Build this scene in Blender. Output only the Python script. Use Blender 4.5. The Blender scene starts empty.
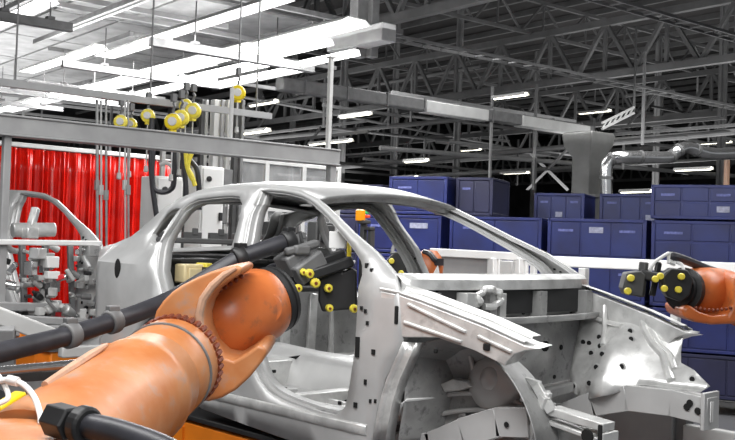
import bpy, math, random
from math import sin, cos, pi, radians, hypot, sqrt
from mathutils import Vector as V, Matrix
from mathutils.geometry import delaunay_2d_cdt
random.seed(7)
scn = bpy.context.scene
col = scn.collection
Z0 = 1.10                       # height of the car-body datum above the shop floor

# ------------------------------------------------------------------ camera
CAM = V((5.11585, -4.03651, 1.14581 + Z0)); FPX = 977.737
_y, _p, _r = radians(136.34189), radians(1.29589), radians(1.89748)
FW = V((cos(_y)*cos(_p), sin(_y)*cos(_p), sin(_p)))
_rt = V((sin(_y), -cos(_y), 0)); _up = _rt.cross(FW)
RT = _rt*cos(_r) + _up*sin(_r); UP = _up*cos(_r) - _rt*sin(_r)
cd = bpy.data.cameras.new('camera'); cam = bpy.data.objects.new('camera', cd); col.objects.link(cam)
mm = Matrix((RT, UP, -FW)).transposed().to_4x4(); mm.translation = CAM
cam.matrix_world = mm
cd.sensor_width = 36; cd.lens = 36*FPX/735; cd.clip_end = 300; cd.clip_start = .05
scn.camera = cam

def ray(px, py): return FW + RT*((px-367.5)/FPX) - UP*((py-220)/FPX)
def P(px, py, d): return CAM + ray(px, py)*d
def onX(px, py, X): v = ray(px, py); return CAM + v*((X-CAM.x)/v.x)
def onY(px, py, Y): v = ray(px, py); return CAM + v*((Y-CAM.y)/v.y)
def onZ(px, py, Z): v = ray(px, py); return CAM + v*((Z-CAM.z)/v.z)
OZ = V((0, 0, Z0))
def ys(x, z):                   # half width of the car body side at station x, height z
    y = .82 - max(0, z-.93)*.50 - max(0, z-.93)**2*.15
    if x < -.3: y -= min(1, (-.3-x)/.2)*min(.085, max(0, z-.975)*2.2)      # shoulder crease of the rear quarter
    return y - max(0, -.5-x)**2*.25 - max(0, x-1.7)*.12
def side(px, py):               # car-frame (x, z) of a point on the near body side
    d = ray(px, py); c = CAM - OZ; y = .8
    for _ in range(50):
        p = c + d*((-y - c.y)/d.y); y = ys(p.x, p.z)
    return (p.x, p.z)
def carY(px, py, y): return onY(px, py, y) - OZ
def carX(px, py, x): return onX(px, py, x) - OZ
BR = radians(-5)                # the hall's grid against the car's axis
BX = V((cos(BR), sin(BR), 0)); BY = V((-sin(BR), cos(BR), 0))

# ------------------------------------------------------------------ materials
def lin(h):
    h = h.lstrip('#'); o = []
    for i in (0, 2, 4):
        c = int(h[i:i+2], 16)/255
        o.append(c/12.92 if c <= .04045 else ((c+.055)/1.055)**2.4)
    return o + [1]
def mat(name, hexc, rough=.5, metal=0., var=.12, scale=6., bump=0., emit=0, alpha=1., hex2=None, spec=.5, coat=0, stain=None, sscale=14):
    m = bpy.data.materials.new(name); m.use_nodes = True
    nt = m.node_tree; b = nt.nodes['Principled BSDF']
    b.inputs['Roughness'].default_value = rough; b.inputs['Metallic'].default_value = metal
    b.inputs['Specular IOR Level'].default_value = spec
    c = lin(hexc)
    tc = nt.nodes.new('ShaderNodeTexCoord'); n = nt.nodes.new('ShaderNodeTexNoise')
    n.inputs['Scale'].default_value = scale; n.inputs['Detail'].default_value = 5
    nt.links.new(tc.outputs['Object'], n.inputs['Vector'])
    r = nt.nodes.new('ShaderNodeValToRGB'); e = r.color_ramp.elements
    e[0].position = .32; e[1].position = .68
    e[0].color = lin(hex2) if hex2 else [x*(1-var) for x in c[:3]]+[1]
    e[1].color = [min(1, x*(1+var*.6)) for x in c[:3]]+[1] if not hex2 else c
    nt.links.new(n.outputs['Fac'], r.inputs['Fac'])
    out = r.outputs['Color']
    if stain:                    # worn and scuffed patches
        n2 = nt.nodes.new('ShaderNodeTexNoise'); n2.inputs['Scale'].default_value = sscale; n2.inputs['Detail'].default_value = 7; n2.inputs['Roughness'].default_value = .65
        nt.links.new(tc.outputs['Object'], n2.inputs['Vector'])
        r2_ = nt.nodes.new('ShaderNodeValToRGB'); r2_.color_ramp.elements[0].position = .54; r2_.color_ramp.elements[1].position = .68
        r2_.color_ramp.elements[1].color = (.75, .75, .75, 1)
        nt.links.new(n2.outputs['Fac'], r2_.inputs['Fac'])
        mx = nt.nodes.new('ShaderNodeMix'); mx.data_type = 'RGBA'
        nt.links.new(r2_.outputs['Color'], mx.inputs[0]); nt.links.new(out, mx.inputs[6]); mx.inputs[7].default_value = lin(stain); out = mx.outputs[2]
    nt.links.new(out, b.inputs['Base Color'])
    if bump:
        bp = nt.nodes.new('ShaderNodeBump'); bp.inputs['Strength'].default_value = bump; bp.inputs['Distance'].default_value = .02
        nt.links.new(n.outputs['Fac'], bp.inputs['Height']); nt.links.new(bp.outputs['Normal'], b.inputs['Normal'])
    if emit:
        b.inputs['Emission Color'].default_value = c; b.inputs['Emission Strength'].default_value = emit
    if alpha < 1: b.inputs['Alpha'].default_value = alpha
    if coat: b.inputs['Coat Weight'].default_value = coat
    return m
MT = dict(
    steel=mat('galvanized_steel', '#c2c2c1', .40, .30, .10, 5, .05),
    steeld=mat('raw_steel_panel', '#a2a2a1', .42, .35, .25, 8, .12, stain='#5e5e5e', sscale=16),
    steelb=mat('bright_zinc_panel', '#d6d6d4', .30, .4, .25, 8, .2, stain='#b2b2b0', sscale=11),
    hole=mat('dark_opening', '#0b0b0b', .9),
    shaded=mat('dark_interior_shade', '#2c2c2c', .7),  # near-black that puts the shade inside the body into the colour
    red=mat('red_plastic', '#d02a30', .5),
    orange=mat('orange_robot_paint', '#c9713a', .36, 0, .2, 5, .05, hex2='#b45c2a', stain='#8a5a40', sscale=12),
    orangew=mat('worn_orange_paint', '#c98f62', .40, 0, .25, 4.5, .12, hex2='#b5672f', stain='#a8897a', sscale=9),
    beige=mat('lit_orange_beige', '#c9a085', .45, 0, .15, 4, stain='#a08878', sscale=10),  # arm orange paled to hold its lit highlight; also colours the wooden post
    orangev=mat('bright_orange_paint', '#e07a14', .5, 0, .15, 4),
    bolt=mat('oiled_bolts', '#7c3a22', .5, .2),
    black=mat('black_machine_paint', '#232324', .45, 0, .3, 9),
    rubber=mat('black_rubber', '#35353a', .42, 0, .3, 12),
    grey=mat('grey_paint', '#9b9b9b', .5, 0, .12, 5),
    greyl=mat('light_grey_paint', '#c2c2c0', .45, 0, .12, 5),
    greyd=mat('dark_grey_paint', '#4a4a4a', .55, 0, .25, 5),
    greym=mat('machine_grey', '#747474', .5, .1, .25, 6),
    white=mat('white_paint', '#e6e6e4', .45, 0, .06, 4),
    yellow=mat('yellow_paint', '#e2c818', .4, 0, .1, 6),
    yelloww=mat('yellow_plastic', '#e8d648', .4, 0, .15, 30),
    amber=mat('amber_lens', '#f09a18', .3, 0, .05, 4, emit=.5),
    green=mat('green_lens', '#3fc878', .3, 0, .05, 4, emit=.4),
    redlens=mat('red_lens', '#e24a28', .3, 0, .05, 4, emit=.4),
    curtain=mat('red_welding_pvc', '#d81c0c', .22, 0, .35, 3, spec=.6, hex2='#a80f08'),
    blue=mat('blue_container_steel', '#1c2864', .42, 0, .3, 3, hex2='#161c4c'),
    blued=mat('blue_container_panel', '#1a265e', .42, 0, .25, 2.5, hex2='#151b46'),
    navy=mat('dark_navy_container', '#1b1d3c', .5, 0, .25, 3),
    label=mat('paper_label', '#8f92a6', .6, 0, .3, 20),
    labelb=mat('faded_stencil', '#5c639a', .6, 0, .4, 30),
    floor=mat('sealed_concrete', '#77777a', .35, 0, .2, 1.2),
    truss=mat('truss_paint', '#727272', .6, 0, .2, 2),
    trussl=mat('truss_paint_light', '#929292', .55, 0, .2, 2),
    deck=mat('roof_deck', '#3a3838', .9, 0, .4, .5),
    wall=mat('far_wall_cladding', '#4c4c4c', .9, 0, .4, .6),
    duct=mat('duct_sheet', '#8d8d8b', .38, .5, .15, 3),
    ductlit=mat('lit_duct_white', '#cfcfcd', .45, 0, .12, 3),
    chrome=mat('bright_aluminium', '#d8d8d8', .22, .9, .08, 6),
    tube=mat('lit_tube', '#ffffff', .5, 0, 0, 1, emit=9),
    tubef=mat('lit_far_tube', '#fffbe8', .5, 0, 0, 1, emit=6),
    diff=mat('lit_diffuser', '#ffffff', .5, 0, 0, 1, emit=1.5),
    cream=mat('cream_plastic', '#d8c79a', .5, 0, .1, 8),
    poly=mat('smoky_polycarbonate', '#a9aaaa', .2, 0, .3, 5, alpha=.42),
    canopy=mat('canopy_panel', '#a8a8a8', .6, 0, .3, 2),
)

# ------------------------------------------------------------------ mesh kit
class M:
    def __init__(s): s.v = []; s.f = []; s.m = []; s.c = 0
    def add(s, vs, fs):
        b = len(s.v); s.v += [V(p) for p in vs]; s.f += [tuple(i+b for i in f) for f in fs]; s.m += [s.c]*len(fs); return s
    def box(s, c, d, rz=0., R=None):
        R = R or Matrix.Rotation(rz, 3, 'Z'); c = V(c)
        vs = [c + R @ V((x*d[0]/2, y*d[1]/2, z*d[2]/2)) for x in (-1, 1) for y in (-1, 1) for z in (-1, 1)]
        return s.add(vs, [(0, 1, 3, 2), (4, 6, 7, 5), (0, 4, 5, 1), (2, 3, 7, 6), (0, 2, 6, 4), (1, 5, 7, 3)])
    def bar(s, p, q, w, h, up=(0, 0, 1)):
        p, q = V(p), V(q); a = (q-p); L = a.length; a.normalize(); u = V(up)
        if abs(a.dot(u)) > .98: u = V((1, 0, 0))
        b = a.cross(u).normalized(); u = b.cross(a)
        return s.box((p+q)/2, (L, w, h), R=Matrix((a, b, u)).transposed())
    def tube(s, pts, r, n=10, caps=True):
        pts = [V(p) for p in pts]; k = len(pts); vs = []; fs = []
        rr = r if isinstance(r, (list, tuple)) else [r]*k
        a = (pts[1]-pts[0]).normalized(); u = V((0, 0, 1)) if abs(a.z) < .9 else V((1, 0, 0))
        for i in range(k):
            t = (pts[min(i+1, k-1)]-pts[max(i-1, 0)]).normalized()
            b = t.cross(u).normalized(); u = b.cross(t)
            vs += [pts[i] + (b*cos(2*pi*j/n) + u*sin(2*pi*j/n))*rr[i] for j in range(n)]
        for i in range(k-1):
            fs += [(i*n+j, i*n+(j+1) % n, (i+1)*n+(j+1) % n, (i+1)*n+j) for j in range(n)]
        if caps: fs += [tuple(range(n-1, -1, -1)), tuple(range((k-1)*n, k*n))]
        return s.add(vs, fs)
    def lathe(s, p, ax, prof, n=32):          # prof: (distance along axis, radius)
        p = V(p); a = V(ax).normalized()
        return s.tube([p], 0, n) if not prof else s._lathe(p, a, prof, n)
    def _lathe(s, p, a, prof, n):
        u = V((0, 0, 1)) if abs(a.z) < .9 else V((1, 0, 0)); b = a.cross(u).normalized(); u = b.cross(a)
        vs = []; k = len(prof)
        for t, r in prof: vs += [p + a*t + (b*cos(2*pi*j/n)+u*sin(2*pi*j/n))*max(r, 1e-4) for j in range(n)]
        fs = [(i*n+j, i*n+(j+1) % n, (i+1)*n+(j+1) % n, (i+1)*n+j) for i in range(k-1) for j in range(n)]
        fs += [tuple(range(n-1, -1, -1)), tuple(range((k-1)*n, k*n))]
        return s.add(vs, fs)
    def prism(s, poly, vec):
        n = len(poly); vec = V(vec); a = [V(p) for p in poly]
        return s.add(a + [p+vec for p in a], [tuple(range(n)), tuple(range(2*n-1, n-1, -1))] + [(i, n+i, n+(i+1) % n, (i+1) % n) for i in range(n)])
    def sph(s, c, r, n=14, sc=(1, 1, 1)):
        prof = [(-r*cos(pi*i/8), r*sin(pi*i/8)) for i in range(9)]
        b = len(s.v); s._lathe(V((0, 0, 0)), V((0, 0, 1)), prof, n)
        for i in range(b, len(s.v)): q = s.v[i]; s.v[i] = V(c) + V((q.x*sc[0], q.y*sc[1], q.z*sc[2]))
        return s
    def grid(s, rows):
        k = len(rows[0]); vs = [p for r in rows for p in r]
        return s.add(vs, [(i*k+j, i*k+j+1, (i+1)*k+j+1, (i+1)*k+j) for i in range(len(rows)-1) for j in range(k-1)])
    def use(s, i): s.c = i; return s
    def build(s, name, mats, parent=None, bevel=0, seg=2, solid=0, smooth=True, ang=38, loc=None, fix=True, sub=0):
        off = V(OFF.get(parent.name, (0, 0, 0))) if parent else (V(loc) if loc is not None else V((0, 0, 0)))
        me = bpy.data.meshes.new(name)
        me.from_pydata([tuple(p-off) for p in s.v], [], s.f)
        if not isinstance(mats, (list, tuple)): mats = [mats]
        for m in mats: me.materials.append(MT[m])
        me.polygons.foreach_set('material_index', s.m)
        if fix:
            import bmesh
            bm = bmesh.new(); bm.from_mesh(me); bmesh.ops.recalc_face_normals(bm, faces=bm.faces); bm.to_mesh(me); bm.free()
        if smooth:
            me.shade_smooth(); me.set_sharp_from_angle(angle=radians(ang))
        o = bpy.data.objects.new(name, me); col.objects.link(o)
        if parent: o.parent = parent; OFF[o.name] = tuple(off)
        else: o.location = off; OFF[o.name] = tuple(off)
        if solid:
            md = o.modifiers.new('skin', 'SOLIDIFY'); md.thickness = solid; md.offset = 0
        if bevel:
            md = o.modifiers.new('edge', 'BEVEL'); md.width = bevel; md.segments = seg; md.limit_method = 'ANGLE'; md.angle_limit = radians(40); md.harden_normals = False
        if sub:
            md = o.modifiers.new('round', 'SUBSURF'); md.levels = sub; md.render_levels = sub
        return o
OFF = {}
def tag(o, label=None, cat=None, group=None, kind=None):
    if label: o['label'] = label
    if cat: o['category'] = cat
    if group: o['group'] = group
    if kind: o['kind'] = kind
    return o
def thing(name, loc, label, cat, group=None):
    o = bpy.data.objects.new(name, None); col.objects.link(o); o.location = loc; o.empty_display_size = .2
    OFF[o.name] = tuple(loc)
    return tag(o, label, cat, group)
def kids(o): return [c for c in bpy.data.objects if c.parent == o]
def copy_tree(o, parent=None):
    c = o.copy(); col.objects.link(c)
    if parent: c.parent = parent
    for ch in kids(o): copy_tree(ch, c)
    return c
def struct(m, name, mats, **k): return tag(m.build(name, mats, **k), kind='structure')
def inpoly(x, y, pl):
    c = False; j = len(pl)-1
    for i in range(len(pl)):
        if (pl[i][1] > y) != (pl[j][1] > y) and x < (pl[j][0]-pl[i][0])*(y-pl[i][1])/(pl[j][1]-pl[i][1]) + pl[i][0]: c = not c
        j = i
    return c
def rnd(pl, k=1):                # corner-cutting smoothing of a closed outline
    for _ in range(k):
        o = []
        for i in range(len(pl)):
            a, b = pl[i], pl[(i+1) % len(pl)]
            o += [(a[0]*.8+b[0]*.2, a[1]*.8+b[1]*.2), (a[0]*.2+b[0]*.8, a[1]*.2+b[1]*.8)]
        pl = o
    return pl
def resamp(pl, h):
    o = []
    for i in range(len(pl)):
        a, b = pl[i], pl[(i+1) % len(pl)]; n = max(1, int(hypot(b[0]-a[0], b[1]-a[1])/h))
        o += [(a[0]+(b[0]-a[0])*t/n, a[1]+(b[1]-a[1])*t/n) for t in range(n)]
    return o
def shrink(pl, d):               # move a closed outline towards its inside by d
    n = len(pl); A = sum(pl[i][0]*pl[(i+1) % n][1]-pl[(i+1) % n][0]*pl[i][1] for i in range(n)); sg = 1 if A > 0 else -1
    o = []
    for i in range(n):
        a, b, c = pl[i-1], pl[i], pl[(i+1) % n]
        nx, ny = -(c[1]-a[1])*sg, (c[0]-a[0])*sg; l = hypot(nx, ny) or 1
        o.append((b[0]+nx/l*d, b[1]+ny/l*d))
    return o
def sheet(m, outer, holes, f, h=.09):
    """triangulated plate with openings; f(u, v) lifts the outline plane into space"""
    outer = resamp(outer, h); holes = [resamp(x, h) for x in holes]
    vs = []; ed = []
    for lp in [outer]+holes:
        b = len(vs); vs += [V(p) for p in lp]; ed += [(b+i, b+(i+1) % len(lp)) for i in range(len(lp))]
    us = [p[0] for p in outer]; ws = [p[1] for p in outer]
    x = min(us)+h/2
    while x < max(us):
        y = min(ws)+h/2
        while y < max(ws):
            if inpoly(x, y, outer) and not any(inpoly(x, y, q) for q in holes) and min((hypot(x-p.x, y-p.y) for p in vs)) > h*.45: vs.append(V((x, y)))
            y += h
        x += h
    r = delaunay_2d_cdt(vs, ed, [], 0, 1e-5)
    fs = []
    for t in r[2]:
        cx = sum(r[0][i].x for i in t)/3; cy = sum(r[0][i].y for i in t)/3
        if inpoly(cx, cy, outer) and not any(inpoly(cx, cy, q) for q in holes): fs.append(tuple(t))
    m.add([f(p.x, p.y) for p in r[0]], fs)
    return outer, holes
def loops(m, lps):               # bridge a list of equally long closed loops
    n = len(lps[0]); m.add([p for l in lps for p in l], [(i*n+j, i*n+(j+1) % n, (i+1)*n+(j+1) % n, (i+1)*n+j) for i in range(len(lps)-1) for j in range(n)])
def hang(pts, r, m, n=8, k=6):   # smooth hose through points
    pts = [V(p) for p in pts]; o = []
    q = [pts[0]*2-pts[1]] + pts + [pts[-1]*2-pts[-2]]
    for i in range(1, len(q)-2):
        for t in range(k):
            t /= k; a, b, c, d = q[i-1:i+3]
            o.append(.5*((2*b) + (c-a)*t + (2*a-5*b+4*c-d)*t*t + (3*b-a-3*c+d)*t**3))
    return m.tube(o+[pts[-1]], r, n)

# ================================================================== THE CAR BODY
car = thing('unfinished_car', (0, 0, Z0), 'bare grey steel sedan body shell with an orange robot reaching into its door', 'car body')
OFF[car.name] = (0, 0, 0)
X = lambda l: [side(*q) for q in l]
top_line = X([(99,256),(102,249),(115,244),(131,237),(142.5,228),(154,217.5),(166,207),(182,197.5),(198,191),(217,187.5),(240,186),(272,186.5),(300,190),(318,199)])
outer = top_line + X([(330.5,211),(350,230.5),(372.5,249.6),(384,262),(395.5,276),(399,292),(402,340),(394,360),(384,379),(376,410),(372,437)]) + \
    [(1.77, .13), (1.68, .10), (1.1, .125), (.42, .165), (.36, .19)] + [(.36*cos(a), .33+.36*sin(a)) for a in [radians(x) for x in range(0, 181, 12)]] + [(-.45, .30), (-.86, .36), (-.93, .5), (-.95, .75), (-.97, .9)]
front_open = X([(246,199.5),(262,195),(284.6,196.5),(303.7,201.5),(316,210),(329,222.5),(342,238.5),(351.4,249.6),(361,264),(362.6,278),(357,324),(355,351),(346.7,406),(336,413),(316,407.7),(285,396),(271.6,387),(261,372)]) + [(.86, .62), (.74, .9)] + X([(243,259.6),(251,243),(256,214.6),(260.7,199)])[:3] + [(.60, 1.37)]
front_open = front_open[2:] if False else [p for p in front_open[1:]]
rear_open = X([(242,200),(217,201.2),(198,204.5),(185.5,212),(174.4,227.8),(166.4,243.7),(164,262.8),(166.4,285)]) + [(.04, .77), (.14, .72), (.27, .64), (.37, .53), (.43, .40), (.47, .32), (.52, .295), (.60, .30), (.64, .36), (.62, .6), (.58, .9)] + X([(228.5,259.6),(238,225)])
qwin = X([(150,238),(163,219),(181,208),(172,221),(158,244)])
front_open, rear_open, qwin = rnd(front_open, 1), rnd(rear_open, 1), rnd(qwin, 1)
front_in, rear_in = front_open, rear_open
def grow(pl, d, w):                # widen an opening except on the edge that faces forward
    pl = resamp(pl, .06); g = shrink(pl, -d); o = []
    for a, b in zip(pl, g):
        nx = (b[0]-a[0])/d; k = (1-max(0, nx)) + w*max(0, -nx)/d
        o.append((a[0]+(b[0]-a[0])*k, a[1]+(b[1]-a[1])*k))
    return o
front_open, rear_open = grow(front_open, .03, .035), grow(rear_open, .03, .06); qwin = shrink(resamp(qwin, .05), -.016)
def lift(sg, inset=0):
    return lambda x, z: V((x, sg*(ys(x, z)-inset), z))
for sg, nm in ((-1, 'near'), (1, 'far')):
    m = M()
    o2, h2 = sheet(m, outer, [front_open, rear_open, qwin], lift(sg))
    for lp, sc in ((h2[0], 1), (h2[1], 1), (h2[2], .2)):
        seq = []
        for dep, ins in ((0, 0), (.014, .003), (.016, .012), (.045, .014), (.047, .028), (.09, .030)):
            q = shrink(lp, ins*sc); f = lift(sg, dep*(.4 if sc < 1 else 1)); seq.append([f(*p) for p in q])
        loops(m, seq)
    seq = []
    for dep, ins in ((0, 0), (.012, .002), (.016, .012), (.05, .014)):
        q = shrink(o2, ins); f = lift(sg, dep); seq.append([f(*p) for p in q])
    loops(m, seq)
    # slots and locating holes pierced in the door pillar
    m.use(1)
    def slot(px, py, w, h):
        x, z = side(px, py); y = sg*(ys(x, z)+.002); m.box((x, y, z), (w*.62, .008, h*.72))
    for a in ((358, 347, .035, .13), (362, 308, .02, .02), (366, 311, .02, .02), (374, 352, .03, .03), (368, 323, .02, .02), (366, 382, .02, .03), (371, 401, .015, .02), (376, 401, .015, .02), (356, 405, .03, .03), (367, 266, .02, .035), (372, 270, .02, .02), (340, 403, .02, .02), (232, 254, .025, .03)): slot(*a)
    x, z = side(117.5, 268.5); m.sph((x, sg*ys(x, z), z), 1, 14, (.032, .006, .062))
    m.build('side_panel', ['steel', 'hole'], car, solid=.006)
    m = M(); fl = [side(*q) for q in ((403,342),(396,358),(387,378),(380,400),(376,420),(373,440))]
    m.grid([[V((x+d, sg*(ys(x, z)-h), z)) for x, z in fl] for d, h in ((0, .0), (.012, .03), (.05, .034), (.055, .03), (.06, .08))]); m.build('pillar_flange', 'steelb', car, solid=.005)
    m = M(); m.grid([[V((x, sg*(ys(x, z)+d), z-.02*(x-1.1)*0)) for x in (.44, .7, 1.0, 1.3, 1.6, 1.70, 1.78)] for z, d in ((.285, .001), (.275, .009), (.258, .012), (.24, .009), (.23, .001))]); m.build('sill_moulding', 'steelb', car, solid=.004)
# sill step of the near and far sides
for sg in (-1, 1):
    m = M()
    m.prism([V((.42, sg*.80, .30)), V((1.70, sg*.80, .30)), V((1.74, sg*.80, .16)), V((.42, sg*.80, .16))], (0, -sg*.17, 0))
    m.build('inner_sill', 'steeld', car, bevel=.015)
# roof
edge = [p for p in top_line if p[0] > -.3]
edge = [(-.33, 1.365)] + edge
rows = []
for i, (x, z) in enumerate(edge):
    s = i/(len(edge)-1); rows.append([])
    for j in range(17):
        t = -1 + j/8; b = 1-t*t
        rows[-1].append(V((x + .045*b*s**6 - .10*b*(1-s)**6, t*(ys(x, z)-.004), z + .052*(b**.8) + .0*s)))
m = M(); m.grid(rows); m.build('roof_panel', 'steel', car, solid=.008)
for s, nm in ((1, 'windshield_header'), (0, 'rear_header')):
    e = rows[-1] if s else rows[0]; dx = -1 if s else 1
    m = M(); m.grid([e, [p+V((dx*.012, 0, -.014)) for p in e], [p+V((dx*.04, 0, -.018)) for p in e], [p+V((dx*.06, 0, -.04)) for p in e], [p+V((dx*.16, 0, -.035)) for p in e]])
    m.build(nm, 'steeld', car, solid=.006)
for x in (.1, .55):
    m = M(); m.grid([[V((x+d, t*.5, 1.455+.045*(1-t*t)-h)) for t in [k/6-1 for k in range(13)]] for d, h in ((0, 0), (.02, .02), (.07, .02), (.09, 0))])
    m.build('roof_bow', 'steeld', car, solid=.005)
# rear: parcel shelf, rear panel, quarter gutters, wheel housings
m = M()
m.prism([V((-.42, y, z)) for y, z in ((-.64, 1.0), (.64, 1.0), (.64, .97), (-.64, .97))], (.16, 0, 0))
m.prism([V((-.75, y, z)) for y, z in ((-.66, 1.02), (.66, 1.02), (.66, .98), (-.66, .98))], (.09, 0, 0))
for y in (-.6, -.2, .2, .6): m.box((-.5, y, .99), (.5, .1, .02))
m.build('parcel_shelf', 'shaded', car, bevel=.008)  # shelf coloured dark to hold the shade inside the body
for sg in (-1, 1):
    m = M(); tl = top_line[:7]; m.grid([[V((x, sg*(ys(x, z)-.002), z)) for x, z in tl], [V((x+.01, sg*(ys(x, z)-.09), z+.012)) for x, z in tl], [V((x+.02, sg*(ys(x, z)-.14), z-.02)) for x, z in tl]])
    m.build('trunk_gutter', 'steel', car, solid=.005)
m = M(); m.box((-.94, 0, .62), (.03, 1.36, .42)); m.box((-.96, 0, .86), (.08, 1.30, .05)); m.use(1)
for y in (-.35, .35): m.box((-.957, y, .66), (.01, .3, .16))
m.build('rear_end_panel', ['steel', 'hole'], car, bevel=.01)
for sg in (-1, 1):
    m = M(); m.grid([[V((.37*cos(a), sg*y, .33+.37*sin(a))) for y in (.80, .56)] for a in [radians(k) for k in range(0, 181, 10)]])
    m.add([V((.37*cos(radians(k)), sg*.56, .33+.37*sin(radians(k)))) for k in range(0, 181, 10)], [tuple(range(19))])
    m.build('rear_wheel_housing', 'steeld', car, solid=.006)
# floor with tunnel and seat cross members
m = M(); prof = [(-.72, .26), (-.3, .24), (-.2, .25), (-.14, .40), (-.08, .44), (.08, .44), (.14, .40), (.2, .25), (.3, .24), (.72, .26)]
m.grid([[V((x, y, z+dz)) for y, z in prof] for x, dz in ((-.9, .15), (-.35, .15), (-.2, .1), (-.1, .02), (.4, 0), (.9, 0), (1.4, 0), (1.75, .02), (1.95, .16))])
for y in (-.55, -.42, .42, .55): m.bar((.1, y, .262), (1.6, y, .262), .03, .02)
m.build('floor_pan', 'steel', car, solid=.006)
for x, z, w in ((.33, .40, .18), (1.02, .31, .12)):
    for sg in (-1, 1):
        m = M(); m.prism([V((x-w/2, sg*.14, .2)), V((x-w/2+.02, sg*.14, z)), V((x+w/2-.02, sg*.14, z)), V((x+w/2, sg*.14, .2))], (0, sg*.56, 0))
        m.use(1)
        for y in (.3, .5): m.box((x+w/2, sg*y, z-.06), (.01, .03, .02))
        m.build('seat_cross_member', ['steelb', 'hole'], car, bevel=.01)
sb = onZ(283, 378, Z0+.27) - OZ
for dy in (0, .36):
    m = M(); m.prism([sb+V(q)+V((0, dy, 0)) for q in ((0, 0, 0), (.24, 0, -.01), (.24, 0, .03), (.19, 0, .10), (.02, 0, .12))], (0, .13, 0)); m.build('seat_bracket', 'steelb', car, bevel=.012)
m = M(); m.prism([carX(*q, .425) for q in ((288,357),(318,352.5),(330,356),(318,361),(312,364))], (.004, 0, 0)); m.build('floor_slot', 'hole', car)
for x, y, a, b in ((.62, -.5, .3, .2), (1.45, -.45, .22, .28)):
    m = M(); m.box((x, y, .275), (a, b, .03)); m.use(1); m.box((x, y, .292), (a*.7, b*.6, .006)); m.build('floor_plate', ['steel', 'hole'], car, bevel=.008)
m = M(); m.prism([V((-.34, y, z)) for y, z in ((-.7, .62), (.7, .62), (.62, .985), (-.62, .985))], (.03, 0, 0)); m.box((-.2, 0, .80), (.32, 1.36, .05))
m.build('trunk_shade_sheet', 'shaded', car, bevel=.01)['label'] = 'added dark sheet standing for the shade in the trunk'  # added sheet and ledge, dark colour stands for the shaded trunk
m = M(); m.prism([V((-.06, y, z)) for y, z in ((-.7, .24), (.7, .24), (.68, .79), (-.68, .79))], (.03, 0, 0)); m.build('rear_seat_pan', 'steeld', car)
for y in (-.55, -.35, -.12, .12, .35, .55): m = M(); m.bar((-.01, y, .3), (-.03, y+.03, .78), .07, .03); m.build('seat_pan_rib', 'steelb', car, bevel=.008)
# dash panel, cowl
m = M(); dash = [(-.72, .2), (.72, .2), (.72, .93), (-.72, .93)]
def dashf(y, z):
    b = .05*math.exp(-((y-.28)**2+(z-.62)**2)/.03) + .06*math.exp(-((y+.3)**2+(z-.5)**2)/.05)
    return V((1.93 + b - .18*max(0, .4-z), y, z))
sheet(m, dash, [[(.13*cos(a), .28+.14*sin(a)) for a in [k*pi/8 for k in range(16)]]], dashf, .06)
m.use(1)
for y, z, s in ((.3, .62, .09), (-.1, .7, .04), (.05, .68, .03), (.5, .6, .04), (-.3, .45, .05), (.45, .44, .03), (-.5, .7, .03), (.6, .78, .03), (.15, .80, .03)): q = dashf(y, z); m.lathe((q.x, y, z), (1, 0, 0), [(0, s*.3), (.008, s*.3)], 10)
m.build('dash_panel', ['steeld', 'hole'], car, solid=.006)
m = M()
cow = lambda x, b, z: [V((x + b*(1-(t/.76)**2), t, z)) for t in [-.76 + .095*k for k in range(17)]]
m.grid([cow(1.80, .02, .985), cow(1.86, .05, 1.0), cow(1.90, .07, .995), cow(1.925, .08, .975), cow(1.93, .08, .93), cow(1.90, .06, .925), cow(1.80, .02, .93)])
m.build('cowl_top', 'steelb', car, solid=.008)
m = M(); m.grid([cow(1.94, 0, .78), cow(2.0, .06, .76), cow(2.04, .1, .77), cow(2.05, .1, .80)])
for y in (-.62, -.2, .22, .64): m.box((1.99, y, .84), (.07, .05, .15))
m.build('cowl_plenum', 'steeld', car, solid=.008)
m = M(); q = V((2.03, -.25, .89)); m.tube([q+V((.01*k % .03, .085*cos(a), .045*sin(a))) for k, a in enumerate([i*pi/10 for i in range(-6, 13)])], .018, 8)
m.box((2.0, -.37, .88), (.08, .1, .07)); m.box((1.99, -.12, .84), (.07, .05, .14)); m.build('wiper_bracket', 'steelb', car, bevel=.006)
m = M(); m.box(carX(520, 371, 2.02), (.02, .05, .03)); m.build('locating_pin', 'red', car, bevel=.005)['label'] = 'small red plug on dash panel'
# fender uprights: upper rails on both sides
rail = X([(380,291),(398,294.5),(420,302),(452.7,314.5),(485,327),(525,345.5),(540,349),(525,351),(514.5,354.5),(507,362),(505,366),(474.5,351),(438,338),(405.5,337.5),(385.5,336)])
for sg in (-1, 1):
    m = M(); R_ = [V((x, sg*ys(x, z), z)) for x, z in rail]
    m.prism(R_, (0, -sg*.10, .012))
    up = rail[:6]                                     # top lip and pressed ribs
    m.grid([[V((x, sg*(ys(x, z)+d), z+h)) for x, z in up] for d, h in ((.002, .003), (.006, .016), (-.05, .026), (-.05, .036), (-.11, .038))])
    for a, b in (((408,304), (466,332)), ((404,322), (462,342)), ((478,336), (512,352))):
        (xa, za), (xb, zb) = side(*a), side(*b); m.bar((xa, sg*(ys(xa, za)+.002), za), (xb, sg*(ys(xb, zb)+.002), zb), .016, .016)
    m.use(1)
    for px, py, w, h in ((397, 315, .022, .085), (487, 347, .035, .03), (436, 351, .02, .02)):
        x, z = side(px, py); m.box((x, sg*(ys(x, z)+.003), z), (w, .012, h))
    m.build('fender_rail', ['steelb', 'hole'], car, bevel=.006)
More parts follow.
